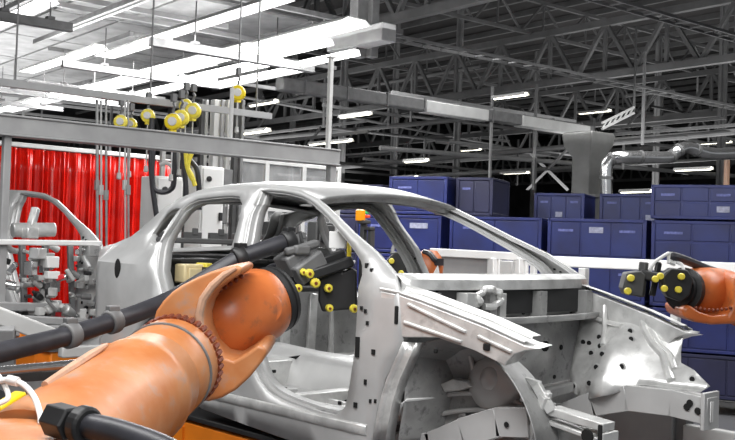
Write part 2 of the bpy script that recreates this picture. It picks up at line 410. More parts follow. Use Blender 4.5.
# near front wheel housing with strut dome and lower rail
def arch(sg, name):
    m = M(); ang = [radians(k) for k in range(8, 181, 6)]
    c0 = (2.20, .22)
    def ringp(r, y): return [V((c0[0]+r*cos(a), sg*y, c0[1]+r*sin(a)*(1.03 if a < 2 else 1.0))) for a in ang]
    m.grid([ringp(.488, .70), ringp(.48, .69), ringp(.465, .58), ringp(.44, .47), ringp(.36, .425), ringp(.2, .42), ringp(.01, .42)])
    m.build(name, 'steeld', car, solid=.006)
    m = M()
    m.sph((2.24, sg*.43, .50), .15, 18, (1.1, .42, .9)); m.sph((2.24, sg*.47, .53), .06, 12, (1, .6, 1))
    m.build('strut_dome', 'steel', car)
    m = M(); pts = [(1.70, .14), (1.95, .18), (2.15, .28), (2.35, .36), (2.52, .385)]
    for i in range(len(pts)-1): m.bar((pts[i][0], sg*.52, pts[i][1]), (pts[i+1][0]+.01, sg*.52, pts[i+1][1]), .10, .13)
    m.use(1); 
    for x, z in ((2.42, .36),): m.lathe((x, sg*.572, z), (0, sg, 0), [(0, .014), (.006, .014)], 8)
    m.use(0)
    m.build('chassis_rail', ['steel', 'hole'], car, bevel=.012)
    for l in (((398,412),(425,400),(452,394),(485,394),(512,400),(528,410)), ((404,432),(430,418),(458,411),(492,411),(524,420)), ((410,392),(432,378),(438,360),(434,346)), ((470,356),(474,375),(473,392))):
        m = M(); hang([carY(x, y, -.45) for x, y in l], .012, m, 8, 4); m.build('housing_rib', 'steel', car)
    m = M(); m.prism([carY(x, y, -.50) for x, y in ((440,384),(452,379),(466,381),(470,387),(458,391),(444,392))], (0, .06, 0)); m.build('housing_bracket', 'steelb', car, bevel=.006)
arch(-1, 'front_wheel_housing')
# far engine-bay apron, seen from the bay
def bay(x, z): return V((x, .47 + .22*min(1, max(0, (z-.45)/.32)) - .10*math.exp(-((x-2.28)**2)/.012)*max(0, min(1, (.80-z)*6)) + .03*math.exp(-((x-2.62)**2+(z-.6)**2)/.006), z))
ap = []
for px, py in ((578,296),(590,297),(617,305),(644,314.5),(664,326),(700,332),(683,336.5),(681,352),(681,363),(694.6,370.5),(710,386),(700,392),(640,385),(610,395),(585,400),(572,392)):
    y = .6
    for _ in range(30): q = carY(px, py, y); y = bay(q.x, q.z).y
    ap.append((q.x, q.z))
m = M(); sheet(m, ap, [], bay, .045)
m.use(1)
for px, py in ((584,342),(590,343),(600,337),(601,346),(592,353),(603,354),(597,367),(622.5,366.5),(566,387),(574,386),(590,383),(631,331),(632,339),(662,330),(693,379)):
    y = .6
    for _ in range(20): q = carY(px, py, y); y = bay(q.x, q.z).y
    m.lathe(q+V((0, -.005, 0)), (0, -1, 0), [(0, .0115), (.004, .0115)], 10)
    m.use(2); m.lathe(q+V((0, -.003, 0)), (0, -1, 0), [(0, .017), (.003, .017)], 12); m.use(1)
m.use(0)
def bl(px, py, off=.012):
    y = .6
    for _ in range(20): q = carY(px, py, y); y = bay(q.x, q.z).y
    return q - V((0, off, 0))
for l, w in (([(643,318),(646,330),(654,344),(664,354),(668,368),(672,380)], .020), ([(650,319),(653,331),(661,345),(671,354),(676,368)], .012), ([(580,312),(600,320),(622,326)], .012), ([(606,306),(606,330),(604,345)], .012)):
    m.tube([bl(*q) for q in l], w, 8)
m.build('engine_bay_apron', ['steelb', 'hole', 'steel'], car, solid=.006)
m = M()
rp = [(1.80, .20), (2.02, .24), (2.2, .33), (2.4, .39), (2.65, .40), (2.84, .385)]
for i in range(len(rp)-1): m.bar((rp[i][0], .47, rp[i][1]), (rp[i+1][0]+.01, .47, rp[i+1][1]), .10, .13)
m.box((2.84, .47, .385), (.02, .15, .18)); m.use(1)
for px, py in ((687,407),(690,403),(698,411)): m.lathe(carY(px, py, .417), (0, -1, 0), [(0, .018), (.006, .018)], 10)
m.use(2)
for px in (711, 713): m.box(carY(px, 412, .418), (.006, .012, .10))
m.build('front_rail', ['steel', 'hole', 'steel'], car, bevel=.01)
m = M(); m.prism([V((1.952, y, z)) for y, z in ((-.55, .80), (.70, .80), (.70, .925), (-.55, .925))], (.02, 0, 0)); m.build('cowl_shade_sheet', 'black', car)['label'] = 'dark sheet put in as shade under the cowl'  # added sheet, its black stands for the shaded recess below the cowl
# near front corner: bright bracket work at the rail tip
m = M()
a = carY(553, 410, -.5); b = carY(609, 427, -.5)
m.bar(a, b, .09, .035); m.bar(a+V((0, 0, -.05)), b+V((0, 0, -.06)), .08, .02)
m.box(b+V((0, 0, -.10)), (.02, .12, .16)); m.box(b+V((-.05, -.0, -.10)), (.012, .12, .14)); m.box((a+b)/2+V((0, .03, -.12)), (.3, .02, .16))
m.use(1); m.lathe(carY(588, 436, -.56), (0, -1, 0), [(0, .03), (.01, .03)], 12); m.box(carY(600, 436, -.565), (.02, .01, .09)); m.box(carY(545, 437, -.56), (.05, .01, .03)); m.use(0)
for q, r in (((530,396),(545,440)), ((545,396),(531,440)), ((524,388),(550,398)), ((520,380),(540,386)), ((536,384),(552,412)), ((527,404),(540,411)), ((522,396),(535,402))):
    m.bar(carY(*q, -.56), carY(*r, -.54), .035, .04)
m.box(carY(537, 398, -.5), (.09, .08, .07)); m.box(carY(545, 412, -.5), (.06, .08, .08))
m.build('front_bracket', ['steelb', 'hole'], car, bevel=.004)
# lower cross member between the rails
m = M(); m.bar((1.98, -.42, .2), (1.98, .42, .2), .12, .10); m.bar((2.05, -.45, .32), (2.05, .45, .40), .05, .06); m.build('cross_member', 'steeld', car, bevel=.012)

# ------------------------------------------------------------------ a second body side held on the line behind
side2 = thing('car_side_frame', (-4.46, .33, Z0+.07), 'bare grey car side frame clamped before the red curtain', 'car side frame')
_src = [c for c in kids(car) if c.name.startswith('side_panel')][0]
_c = _src.copy(); _c.name = 'outer_panel'; col.objects.link(_c); _c.parent = side2
_c = [c for c in kids(car) if c.name.startswith('inner_sill')][0].copy(); col.objects.link(_c); _c.parent = side2
side2.rotation_euler.z = radians(14)
# ================================================================== WELDING ROBOT IN FRONT
def caps(m, p, ax, r=.022):      # yellow dome cap with a dark screw
    m.lathe(p, ax, [(0, r), (.018, r), (.026, r*.8), (.028, r*.4)], 14)
rob = thing('welding_robot', P(40, 470, 2.5)*1 , 'big orange welding robot in the foreground reaching into the car door opening', 'robot', 'orange welding robots')
A = P(28, 480, 2.85); B = P(187, 353, 4.12); ax = (B-A).normalized(); L = (B-A).length
m = M()
m.lathe(A, ax, [(0, .215), (.25, .212), (.5, .205), (.74, .20), (.76, .208), (.80, .208), (.82, .197), (L*.70, .195), (L*.70+.012, .187), (L*.70+.02, .187), (L*.70+.03, .193), (L-.16, .190), (L-.12, .180)], 40)
m.build('upper_arm', 'orangew', rob)
m = M(); m.lathe(A+ax*(L*.80), ax, [(0, .19), (.002, .1975), (.014, .1975), (.016, .19)], 40); m.build('seam_band', 'greym', rob)
# cast rib along the arm
m = M(); side_v = ax.cross(FW).normalized(); nv = -side_v if side_v.z < 0 else side_v
fr = (-FW - ax*(-FW).dot(ax)).normalized()
def onarm(t, a, r): return A + ax*t + (nv*cos(a)+fr*sin(a))*r
m.tube([onarm(t, .42-.12*t, .214) for t in (.25, .45, .6, .72)], [.012, .016, .016, .008], 8)
m.build('cast_rib', 'beige', rob)
m = M()
for k in range(40):
    a = 2*pi*k/40; m.lathe(onarm(L-.155, a, .186), ax, [(0, .013), (.05, .013)], 6)
o = m.build('bolt_ring', 'bolt', rob); tag(o, kind=None); o['label'] = 'ring of oily brown bolts'
# elbow housing at the lower left
m = M()
E0 = A - ax*.02 + nv*.02
m.prism([P(-30, 428, 2.95), P(2, 414, 2.98), P(52, 395, 3.02), P(75, 420, 2.95), P(60, 470, 2.7), P(-40, 500, 2.5)], FW*.34)
m.build('elbow_housing', 'beige', rob, bevel=.03, seg=3)
# fork that carries the wrist
fork = [(152,326),(156,311),(163,301),(172,292),(182,285),(196,278),(211,271.5),(224,268),(237,265.5),(243,268),(241,273),(228,281),(215,291),(207,303),(204,316),(206,330),(212,345),(222,357),(234,361),(246,354),(258,345),(265,347),(267,353),(262,362),(250,377),(236,390),(222,398),(208,402),(194,398),(182,388),(165,360)]
m = M(); m.prism([P(x, y, 4.12) for x, y in fork], FW*.42)
m.build('wrist_fork', 'orangew', rob, bevel=.035, seg=4, ang=50)
m = M(); m.tube([P(x, y, 4.115) for x, y in [(236,268),(224,275),(212,286),(203,299),(199,315),(201,331),(207,347),(216,362)]], [.008, .014, .017, .018, .018, .017, .014, .008], 8)
m.build('fork_rim', 'beige', rob)
W0 = P(220, 321, 4.50); W1 = P(268, 302, 4.70); wa = (W1-W0).normalized(); wl = (W1-W0).length
m = M(); m.lathe(W0-wa*.13, wa, [(0, .06), (.02, .12), (.07, .165), (.14, .185), (.24, .19), (.33, .183), (wl+.06, .182), (wl+.10, .176), (wl+.135, .162)], 40)
q = W0+wa*.17-FW*.10; m.lathe(P(266, 308, 4.56), (-FW*1.0+wa*.15), [(0, .08), (.05, .08), (.06, .072), (.062, .05)], 24)
m.build('wrist_drum', 'orange', rob)
m = M()
for k in range(5): m.sph(P(219+k*5.6, 291-k*3.6, 4.345), .011, 8)
m.build('cover_screw', 'bolt', rob)
F0 = W1 + wa*.01
m = M(); m.lathe(F0, wa, [(0, .160), (.022, .165), (.026, .155), (.036, .155), (.04, .162), (.06, .158), (.065, .10), (.09, .10)], 40)
m.build('tool_flange', 'black', rob)
# tool
tool = M().add([], [])
m = M()
m.bar(P(283, 268, 4.95), P(312, 250, 5.05), .14, .11); m.bar(P(296, 277, 4.9), P(322, 258, 5.0), .07, .10)
m.bar(P(285, 252, 4.9), P(318, 243, 5.0), .05, .04); m.box(P(300, 250, 4.94), (.07, .09, .05), BR)
toolo = m.build('tool_changer', 'greym', rob, bevel=.012)
m = M(); m.bar(P(298, 279, 4.93), P(352, 261, 5.02), .07, .055)
m.prism([P(x, y, 5.0) for x, y in ((319,272),(330,267),(341,266),(343,272),(351,268),(357,271),(357,309),(322,312),(318,300))], FW*.09)
m.bar(P(318, 268, 5.0), P(345, 258, 5.08), .06, .10)
tb = m.build('weld_gun_block', 'black', rob, bevel=.010)
for px, py, d, r in ((328,288,4.985,.022),(329,308,4.985,.020),(353.5,308.5,4.985,.022),(315,283,4.86,.025),(309,273.5,4.86,.024),(298,288,4.80,.020),(303,272,4.88,.018)):
    m = M(); caps(m, P(px, py, d), -FW + RT*.25, r); m.use(1); m.lathe(P(px, py, d)+(-FW+RT*.25).normalized()*.02, -FW+RT*.25, [(0, r*.35), (.012, r*.35)], 8)
    m.build('locator_cap', ['yelloww', 'bolt'], tb)
m = M(); m.bar(P(349, 241, 5.12), P(349, 276, 5.06), .022, .022); m.build('marker_post', 'yellow', tb, bevel=.004)
m = M(); m.box(P(337.5, 240, 5.10), (.006, .088, .088), radians(-45)); m.build('target_plate', 'white', tb, bevel=.003)
m = M(); m.bar(P(338, 250, 5.17), P(337, 266, 5.1), .02, .02); m.build('plate_bracket', 'greyd', tb)
# dress pack
hp = [P(-25, 357, 3.75), P(0, 352.5, 3.85), P(35, 344, 4.0), P(70, 335, 4.18), P(105, 324, 4.36), P(140, 312, 4.56), P(175, 297, 4.7), P(210, 276, 4.78), P(240, 258, 4.84), P(268, 248, 4.9), P(291, 240, 4.96)]
m = M(); hang(hp, .043, m, 12, 5); hs = m.build('dress_pack_hose', 'rubber', rob)
for i, w in ((3, .058), (4.2, .056), (8, .060), (9.9, .055)):
    k = int(i); t = i-k; p = hp[k].lerp(hp[k+1], t) if k < 10 else hp[10]; a = (hp[min(k+1, 10)]-hp[k]).normalized()
    m = M(); m.lathe(p-a*.03, a, [(0, w*.9), (.012, w), (.05, w), (.062, w*.9)], 16)
    m.box(p+V((0, 0, w)), (.05, .05, .03), BR); m.build('hose_clamp', 'greym' if k < 7 else 'black', hs, bevel=.004)
m = M(); m.tube([P(292, 240, 4.97), P(297, 236, 4.98), P(299, 246, 4.97), P(302, 254, 4.96)], [.03, .035, .03, .028], 10); m.build('hose_elbow', 'black', hs)
m = M(); hang([P(276, 300, 5.0), P(262, 285, 5.2), P(268, 268, 5.1), P(290, 262, 5.0)], .012, m); m.build('signal_cable', 'rubber', hs)
m = M(); eb = A-ax*.25; m.lathe(eb+fr*.05, -V((0, 0, 1)), [(-.2, .2), (0, .24), (.3, .22), (1.0, .2), (eb.z-.45, .26)], 28); m.build('lower_arm', 'orangew', rob)
m = M(); m.lathe((eb.x, eb.y, 0), (0, 0, 1), [(0, .42), (.12, .42), (.14, .36), (.42, .34), (.46, .28)], 32); m.build('base', 'orange', rob)
# foreground connector and its hose
h0 = P(50, 425, 2.52); h1 = P(84, 423, 2.50); ha = (P(120, 436, 2.44)-P(66, 420, 2.56)).normalized()
m = M(); m.lathe(P(52, 418, 2.57), ha, [(0, .034), (.004, .047), (.08, .047), (.084, .04)], 6)
m.lathe(P(80, 424, 2.52), ha, [(0, .05), (.03, .05), (.035, .042)], 24)
hx = m.build('hose_coupling', 'black', rob, smooth=False, bevel=.003)
m = M(); hang([P(78, 425, 2.53), P(100, 428, 2.48), P(130, 436, 2.42), P(170, 452, 2.34), P(200, 475, 2.28)], .033, m, 14); m.build('coupling_hose', 'rubber', hx)
m = M(); hang([P(-12, 384, 2.85), P(6, 380, 2.85), P(22, 384, 2.83), P(34, 397, 2.8), P(40, 414, 2.75), P(41, 424, 2.72)], .009, m, 8)
m.tube([P(8, 379.5, 2.845), P(18, 382, 2.835)], .014, 10); hang([P(-5, 372, 2.9), P(4, 384, 2.86), P(8, 398, 2.82), P(-4, 405, 2.8)], .008, m, 8)
m.build('sensor_cable', 'white', rob)['label'] = 'white sensor cable'
m = M(); m.bar(P(-4, 412, 3.1), P(22, 396, 3.2), .05, .04); m.build('cable_tray', 'yellow', rob, bevel=.008)

# ================================================================== SECOND ROBOT, AT RIGHT BEHIND THE CAR
D = 7.4
r2 = thing('welding_robot', P(740, 310, D)*1, 'orange welding robot at right, working on the far front fender before blue containers', 'robot', 'orange welding robots')
m = M(); w0 = P(688, 290, D-.05); w1 = P(735, 296, D+.35); wa2 = (w1-w0).normalized()
m.lathe(w0, wa2, [(0, .13), (.03, .15), (.1, .18), (.2, .195), (.36, .20), (.5, .195), (.62, .15)], 28)
m.build('wrist_drum', 'orange', r2)
m = M()
fk = [(682,308),(690,305),(700,312),(712,316),(728,315),(734,302),(735,280),(741,272),(752,280),(752,322),(735,324),(712,325),(694,322),(684,317)]
m.prism([P(x, y, D-.25) for x, y in fk], FW*.45); m.build('wrist_fork', 'orange', r2, bevel=.025, seg=3)
m = M(); m.lathe(P(738, 303, D+.25), (RT+UP*.1+FW*.6), [(0, .19), (.3, .2), (1.1, .21)], 28)
m.build('upper_arm', 'orange', r2)
m = M(); q = P(738, 303, D+.25)+(RT+UP*.1+FW*.6).normalized()*1.1; m.lathe(q+V((0,0,.2)), (0, 0, -1), [(0, .2), (.2, .26), (.9, .22), (q.z-.25, .28)], 24); m.build('lower_arm', 'orangew', r2)
m = M(); m.lathe((q.x, q.y, 0), (0, 0, 1), [(0, .42), (.12, .42), (.14, .36), (.42, .34), (.46, .28)], 32); m.build('base', 'orange', r2)
m = M()
for k in range(9): m.sph(P(696+k*4.3, 308+2.2*sin(k*.4), D-.26), .013, 8)
m.build('bolt_ring', 'bolt', r2)
m = M(); m.lathe(w0-wa2*.02, -wa2, [(0, .16), (.05, .165), (.06, .13), (.1, .13)], 28); m.build('tool_flange', 'black', r2)
m = M(); m.prism([P(x, y, D-.28) for x, y in ((664,274),(672,268),(688,270),(694,280),(690,296),(681,302),(668,297),(662,288))], FW*.1)
m.bar(P(640, 274, D-.15), P(676, 281, D-.22), .10, .07); m.bar(P(659, 262, D-.1), P(652, 296, D-.12), .03, .05)
tb2 = m.build('weld_gun_block', 'black', r2, bevel=.012)
m = M(); m.prism([P(x, y, D-.22) for x, y in ((627,273),(641,271),(646,275),(643,297),(626,295),(623,288))], FW*.14)
m.bar(P(644, 262, D-.15), P(640, 297, D-.15), .05, .06); m.build('gun_arm', 'greyd', tb2, bevel=.01)
for px, py in ((681,276.5),(678,289.5),(660,276),(664,288.5),(655,279)):
    m = M(); caps(m, P(px, py, D-.30), -FW, .025); m.build('locator_cap', 'yelloww', tb2)
for px, py in ((630.5,278),(627.5,291)):
    m = M(); caps(m, P(px, py, D-.235), -FW, .027); m.build('locator_cap', 'yelloww', tb2)
m = M(); hang([P(670, 256, D-.1), P(676, 257, D-.1), P(690, 262, D), P(710, 270, D+.1), P(732, 277, D+.2), P(750, 281, D+.3)], .034, m); m.build('dress_pack_hose', 'rubber', r2)
m = M(); hang([P(650, 271, D-.12), P(654, 263, D-.12), P(662, 257, D-.12), P(669, 253, D-.12)], .013, m)
m.tube([P(670, 252, D-.1), P(670, 262, D-.1), P(675, 263, D-.1)], .025, 8); hang([P(676, 262, D-.1), P(682, 265, D-.12), P(684, 272, D-.15)], .013, m)
m.build('sensor_cable', 'white', r2)

# third robot, seen through the windscreen opening
D = 8.6
r3 = thing('welding_robot', P(428, 290, D)*1, 'small orange robot wrist glimpsed through the windshield opening behind the door pillar', 'robot', 'orange welding robots')
m = M(); m.lathe(P(427, 283, D), (UP+RT*.1), [(0, .10), (.06, .13), (.16, .13), (.25, .10), (.29, .06)], 20); m.build('wrist_drum', 'orange', r3)
m = M(); hang([P(424, 252, D-.05), P(430, 254, D-.1), P(434, 259, D-.12), P(438, 262, D-.1)], .026, m); m.box(P(438, 262, D-.1), (.07, .07, .06)); m.build('dress_pack_hose', 'rubber', r3)
m = M(); m.prism([P(x, y, D-.15) for x, y in ((433,274),(438,265),(440,275),(438,284))], FW*.05); m.build('guard_plate', 'white', r3, bevel=.004)
m = M(); q = P(427, 283, D); m.lathe((q.x, q.y, 0), (0, 0, 1), [(0, .3), (.1, .3), (.12, .2), (q.z, .12)], 20); m.build('upper_arm', 'orange', r3)
r4 = thing('weld_gun', P(393, 285, 8)*1, 'black weld gun with two yellow caps seen through the windshield near the pillar', 'weld gun')
m = M(); m.prism([P(x, y, 8) for x, y in ((386,262),(394,252),(406,253),(407,279),(399,281),(388,270))], FW*.15); q = P(400, 282, 8.05); m.bar(q, V((q.x, q.y, 0)), .12, .12); bk = m.build('gun_body', 'black', r4, bevel=.012)
for px, py in ((391.5,261),(401,273)):
    m = M(); caps(m, P(px, py, 7.98), -FW, .024); m.build('locator_cap', 'yelloww', bk)
m = M(); hang([P(392, 254, 8.05), P(394, 246, 8.1), P(401, 242, 8.1), P(408, 243, 8.1)], .016, m); m.build('gun_cable', 'grey', r4)
sl = thing('signal_beacon', P(370, 262, 8.8)*1, 'signal beacon with amber, green and red lamps seen through the windshield', 'signal lamp')
m = M(); m.lathe(P(360.5, 215, 8.8)-V((0, 0, .05)), (0, 0, 1), [(0, .04), (.01, .045), (.09, .045), (.10, .03)], 14); m.build('amber_lamp', 'amber', sl)
m = M(); m.box(P(367, 212, 8.8), (.045, .045, .028), BR); m.build('green_lamp', 'green', sl, bevel=.008)
m = M(); m.box(P(367, 216.5, 8.8), (.045, .045, .028), BR); m.build('red_lamp', 'redlens', sl, bevel=.008)
m = M(); q = P(364, 219, 8.85); m.bar(q, V((q.x, q.y, 0)), .05, .05); m.box(P(364, 222, 8.8), (.09, .09, .03), BR); m.box(P(371, 241, 8.8), (.05, .05, .22), BR); m.box(P(369, 228.5, 8.8), (.1, .06, .03), BR); m.build('stand', 'greyd', sl, bevel=.006)

# ================================================================== BLUE CONTAINERS
ca = radians(202.7); CU = V((-cos(ca), -sin(ca), 0)); CN = V((CU.y, -CU.x, 0))     # along the row (to the right), and out towards us
crz = math.atan2(CU.y, CU.x)
K0 = P(648.5, 219, 14.0); K0 = V((K0.x, K0.y, 0))
ncont = [0]
where = {}
def container(u, v, z, w, h, label, dpt=1.0, nd=3, dark=False, plates=((1, .3),), split=False):
    """u: along the row of the left edge, v: set-back, z: base"""
    o = K0 + CU*(u+w/2) - CN*(v+dpt/2) + V((0, 0, z))
    t = thing('storage_container', o, label, 'container', 'blue containers along the aisle')
    R = Matrix.Rotation(crz, 3, 'Z')
    def b(m, x, y, zz, sx, sy, sz): m.box(o + R @ V((x, y, zz)), (sx, sy, sz), R=R)
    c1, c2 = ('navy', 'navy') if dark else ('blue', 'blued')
    m = M(); b(m, 0, 0, h/2, w-.03, dpt-.05, h-.05); m.build('shell', c1, t, bevel=.01)
    m = M()
    for x in (-w/2+.03, w/2-.03):
        for y in (-dpt/2+.03, dpt/2-.03): b(m, x, y, h/2, .05, .05, h-.015)
    for zz in (.03, h-.03):
        for y in (-dpt/2+.03, dpt/2-.03): b(m, 0, y, zz, w-.02, .05, .045)
        for x in (-w/2+.03, w/2-.03): b(m, x, 0, zz, .05, dpt-.02, .045)
    m.build('frame', c1, t, bevel=.006)
    pw_ = (w-.1)/nd
    for k in range(nd):
        m = M(); x = -w/2+.05+pw_*(k+.5)
        if split:
            for zz in (h*.27, h*.73): b(m, x, -dpt/2+.022, zz, pw_-.025, .02, h*.41)
        else: b(m, x, -dpt/2+.022, h/2, pw_-.025, .02, h-.13)
        m.build('side_board', c2, t, bevel=.006)
    for k, zz in plates:
        m = M(); x = -w/2+.05+pw_*(k+.5); b(m, x, -dpt/2+.009, h*zz, pw_*.46, .006, .085); m.build('label_plate', 'label', t, bevel=.002)
    for k in range(0, nd, 2):
        x = -w/2+.05+pw_*(k+.5); m = M(); b(m, x, -dpt/2+.009, h*.70, pw_*.5, .005, .035); m.build('stencil_mark', 'labelb', t)
    return t
H = .622; zb = .225
lev = [zb+H*k for k in range(5)]
rown = ['bottom', 'second from bottom', 'third from bottom', 'fourth from bottom']
colw = [(-4.55, 'under the car roof line', 1.42), (-3.0, 'behind the far windshield pillar', 1.46), (-1.46, 'just left of the widest gap', 1.44), (.04, 'beside the right robot', 1.62), (1.72, 'at the right edge', 1.5)]
names = ['leftmost column seen through the windshield', 'column behind the far windshield pillar', 'middle column right of the car roof', 'column above the right robot', 'column at the right edge of the photo']
for ci, (u, nm, wd) in enumerate(colw):
    for k in range(4):
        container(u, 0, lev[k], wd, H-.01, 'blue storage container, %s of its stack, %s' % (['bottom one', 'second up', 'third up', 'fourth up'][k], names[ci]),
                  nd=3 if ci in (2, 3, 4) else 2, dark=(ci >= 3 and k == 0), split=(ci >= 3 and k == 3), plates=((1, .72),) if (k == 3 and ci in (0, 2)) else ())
# top tier
container(.02, 0, lev[4], 1.22, .50, 'split-panel blue container topping the stack at right, white label at its side', nd=3, split=True, plates=((2, .3),))
container(1.30, .3, lev[4], 1.3, .50, 'blue container on the very top, touching the right edge of the photo', nd=3, plates=())
for u, v, z, w, h, l, dk, pl in ((-1.05, 1.9, lev[4]-.05, 1.02, .52, 'dark blue container with white label, right of the round-headed duct', False, ((2, .25),)),
                        (-2.15, 1.9, lev[4]-.05, .86, .52, 'blue container with pale label, left of the round-headed duct', False, ((1, .3),)),
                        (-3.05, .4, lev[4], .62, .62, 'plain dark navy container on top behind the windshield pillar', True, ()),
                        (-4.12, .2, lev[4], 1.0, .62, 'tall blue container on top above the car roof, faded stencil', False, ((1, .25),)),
                        (-5.25, .5, lev[4], .9, .5, 'dark blue container on top, just above the middle of car roof', True, ())):
    if v > 1: container(u, v, z, w, h, l, nd=3, dark=dk, plates=pl)
    else: container(u, v, z, w, h, l, nd=2, dark=dk, plates=pl)
for u, w, n_ in ((-1.3, 1.4, 'right'), (-2.8, 1.4, 'left')):
    container(u, 1.9, lev[4]-.05-H*1, w, H-.01, 'blue container in the back row, mostly hidden, %s of the duct column' % n_, nd=3, plates=())
for u, w, n_ in ((-6.1, 1.42, 'left'),):
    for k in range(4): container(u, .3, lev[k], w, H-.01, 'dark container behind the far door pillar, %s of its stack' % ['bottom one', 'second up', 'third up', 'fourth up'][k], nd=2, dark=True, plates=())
# pallets under the stacks
for ci, (u, nm, wd) in enumerate(colw + [(-6.1, '', 1.42)]):
    m = M(); R = Matrix.Rotation(crz, 3, 'Z'); o = K0 + CU*(u+wd/2) - CN*(.5+(.3 if ci == 5 else 0))
    for x in (-wd/2+.1, 0, wd/2-.1): m.box(o+R @ V((x, 0, .1)), (.14, .96, .2), R=R)
    m.box(o+V((0, 0, .21)), (wd-.04, .98, .025), R=R)
    tag(m.build('steel_pallet', 'greyd', loc=(o.x, o.y, 0), bevel=.01), 'low dark pallet under the %s' % (names+['dark stack behind the door pillar'])[ci], 'pallet', 'pallets under the containers')
# back row support rack so the set-back boxes stand on something
m = M(); R = Matrix.Rotation(crz, 3, 'Z'); o = K0 + CU*(-1.35) - CN*2.4
for x in (-1.4, 0, 1.4):
    for y in (-.45, .45): m.box(o+R @ V((x, y, (lev[4]-.05-H)/2)), (.08, .08, lev[4]-.05-H), R=R)
for zz in (.7, 1.4, lev[4]-.10-H): m.box(o+V((0, 0, zz)), (3.0, 1.0, .06), R=R)
tag(m.build('pallet_rack', 'greyd', loc=(o.x, o.y, 0)), 'dark steel rack carrying the back row of containers', 'rack')

# guard rail in front of the containers
g = thing('guard_rail', P(630, 268, 12.6)*1, 'white guard rail running along the blue containers', 'guard rail')
m = M(); q0 = P(545, 261, 12.3); q1 = q0 + CU*1.9; q1.z = q0.z; m.bar(q0-CU*.2, q0+CU*3.0, .07, .13); m.build('top_rail', 'white', g, bevel=.012)
for px in (584, 677):
    m = M(); q = P(px, 268, 12.35); m.bar(V((q.x, q.y, 0)), V((q.x, q.y, q.z)), .10, .10); m.build('post', 'greyl', g, bevel=.01)
b = thing('barrier_panel', P(480, 285, 10.5)*1, 'white framed low barrier with grey panel seen through the windshield', 'barrier')
m = M(); q0 = P(430, 252, 10.6); q1 = P(544, 258, 10.6); m.bar(q0, q1, .06, .085)
for px, w in ((493, .09), (499, .05), (519, .09), (526, .05), (534, .06)): q = P(px, 258, 10.6); m.bar(V((q.x, q.y, .0)), q, w, w)
m.bar(P(490, 279, 10.6), P(540, 280, 10.6), .06, .08); m.build('frame', 'white', b, bevel=.008)
m = M(); m.bar(P(434, 270, 10.65), P(489, 272, 10.65), .03, .33); m.build('panel', 'grey', b)
m = M(); m.box(P(507, 269, 10.62), (.16, .16, .18), crz); m.build('junction_box', 'greyl', b, bevel=.01)

# fixture under the front of the car
fx = thing('body_fixture', V((2.7, .75, 0)), 'grey panelled fixture standing under the front of the car', 'fixture')
m = M(); a = onY(560, 412, .72); b_ = onY(669, 420, .72); m.box(((a.x+b_.x)/2, .80, .69), (b_.x-a.x-.01, .06, 1.38)); m.build('side_plate', 'grey', fx, bevel=.01)
m = M(); c_ = onY(733, 425, .72); m.box(((b_.x+.05+c_.x)/2+.1, .80, .67), (c_.x-b_.x+.15, .06, 1.34)); m.build('side_plate', 'greyl', fx, bevel=.01)
m = M(); m.box((b_.x+.02, .84, .69), (.07, .08, 1.38)); m.build('upright', 'greym', fx)
m = M(); m.box((2.6, .81, .05), (1.6, .5, .1)); m.build('base', 'greyd', fx)
lf = thing('lift_table', V((.9, -.3, 0)), 'orange lift table under the sill of the car', 'lift table')
m = M(); m.box((.70, -.33, .63), (1.9, .92, 1.06)); m.build('body', 'orangev', lf, bevel=.015)
m = M(); m.box((.70, -.33, 1.185), (1.93, .945, .03)); m.build('top_plate', 'black', lf, bevel=.006)
m = M(); m.box((.70, -.33, .06), (2.1, 1.1, .12)); m.build('base', 'greyd', lf)
for x in (.2, .75, 1.3):
    m = M(); m.box((x, -.795, .7), (.02, .02, .85)); m.build('side_rib', 'orangev', lf)
for x in (-.75, 1.9):
    for y in (-.5, .5):
        pass
st = thing('body_stand', V((-.75, 0, 0)), 'dark skid frame under the rear of the car', 'skid')
m = M()
for y in (-.5, .5): m.bar((-1.0, y, 1.12), (1.8, y, 1.12), .10, .12) if False else m.box((-.72, y, 1.16), (.4, .1, .1))
for y in (-.5, .5): m.box((-.72, y, .56), (.14, .14, 1.12))
m.box((-.75, 0, .06), (.7, 1.2, .12)); m.build('frame', 'greyd', st, bevel=.01)
# ================================================================== CELL FRAME, CURTAIN, CABINETS
XB = -2.4
pf = thing('cell_portal', (XB, -.85, 0), 'grey steel portal with a long beam spanning the cell above the car', 'portal frame')
pL = onX(0, 126.5, XB); pR = onX(336, 157.5, XB)
m = M(); a = V((XB, pL.y-1.2, pL.z)); b = V((XB, pR.y, pR.z-.005)); m.bar(a, b, .12, .135); m.bar(a+V((0, 0, .075)), b+V((0, 0, .075)), .15, .018); m.bar(a-V((0, 0, .075)), b-V((0, 0, .075)), .15, .018)
m.build('beam', 'grey', pf, bevel=.006)
for y, w in ((onX(2.2, 250, XB).y, .06), (pR.y-.06, .08)):
    m = M(); m.box((XB, y, pL.z/2), (w, w, pL.z)); m.box((XB, y, .01), (.2, .2, .02)); m.build('post', 'grey', pf, bevel=.008)
m = M(); t0 = onX(328, 150, XB); t1 = onX(329.5, 57, XB); m.box((XB, t0.y, (t0.z+t1.z)/2), (.045, .045, t1.z-t0.z)); m.box((XB, t0.y, t1.z), (.08, .08, .02))
m.build('mast', 'greyl', pf, bevel=.005)
m = M()
for px in (225, 255): q = onX(px, 150, XB)
m.tube([(XB+.02, onX(229, 140, XB).y, onX(229, 140, XB).z), (XB+.02, onX(231, 88, XB).y, onX(231, 88, XB).z)], .02, 8); m.build('conduit', 'greyl', pf)

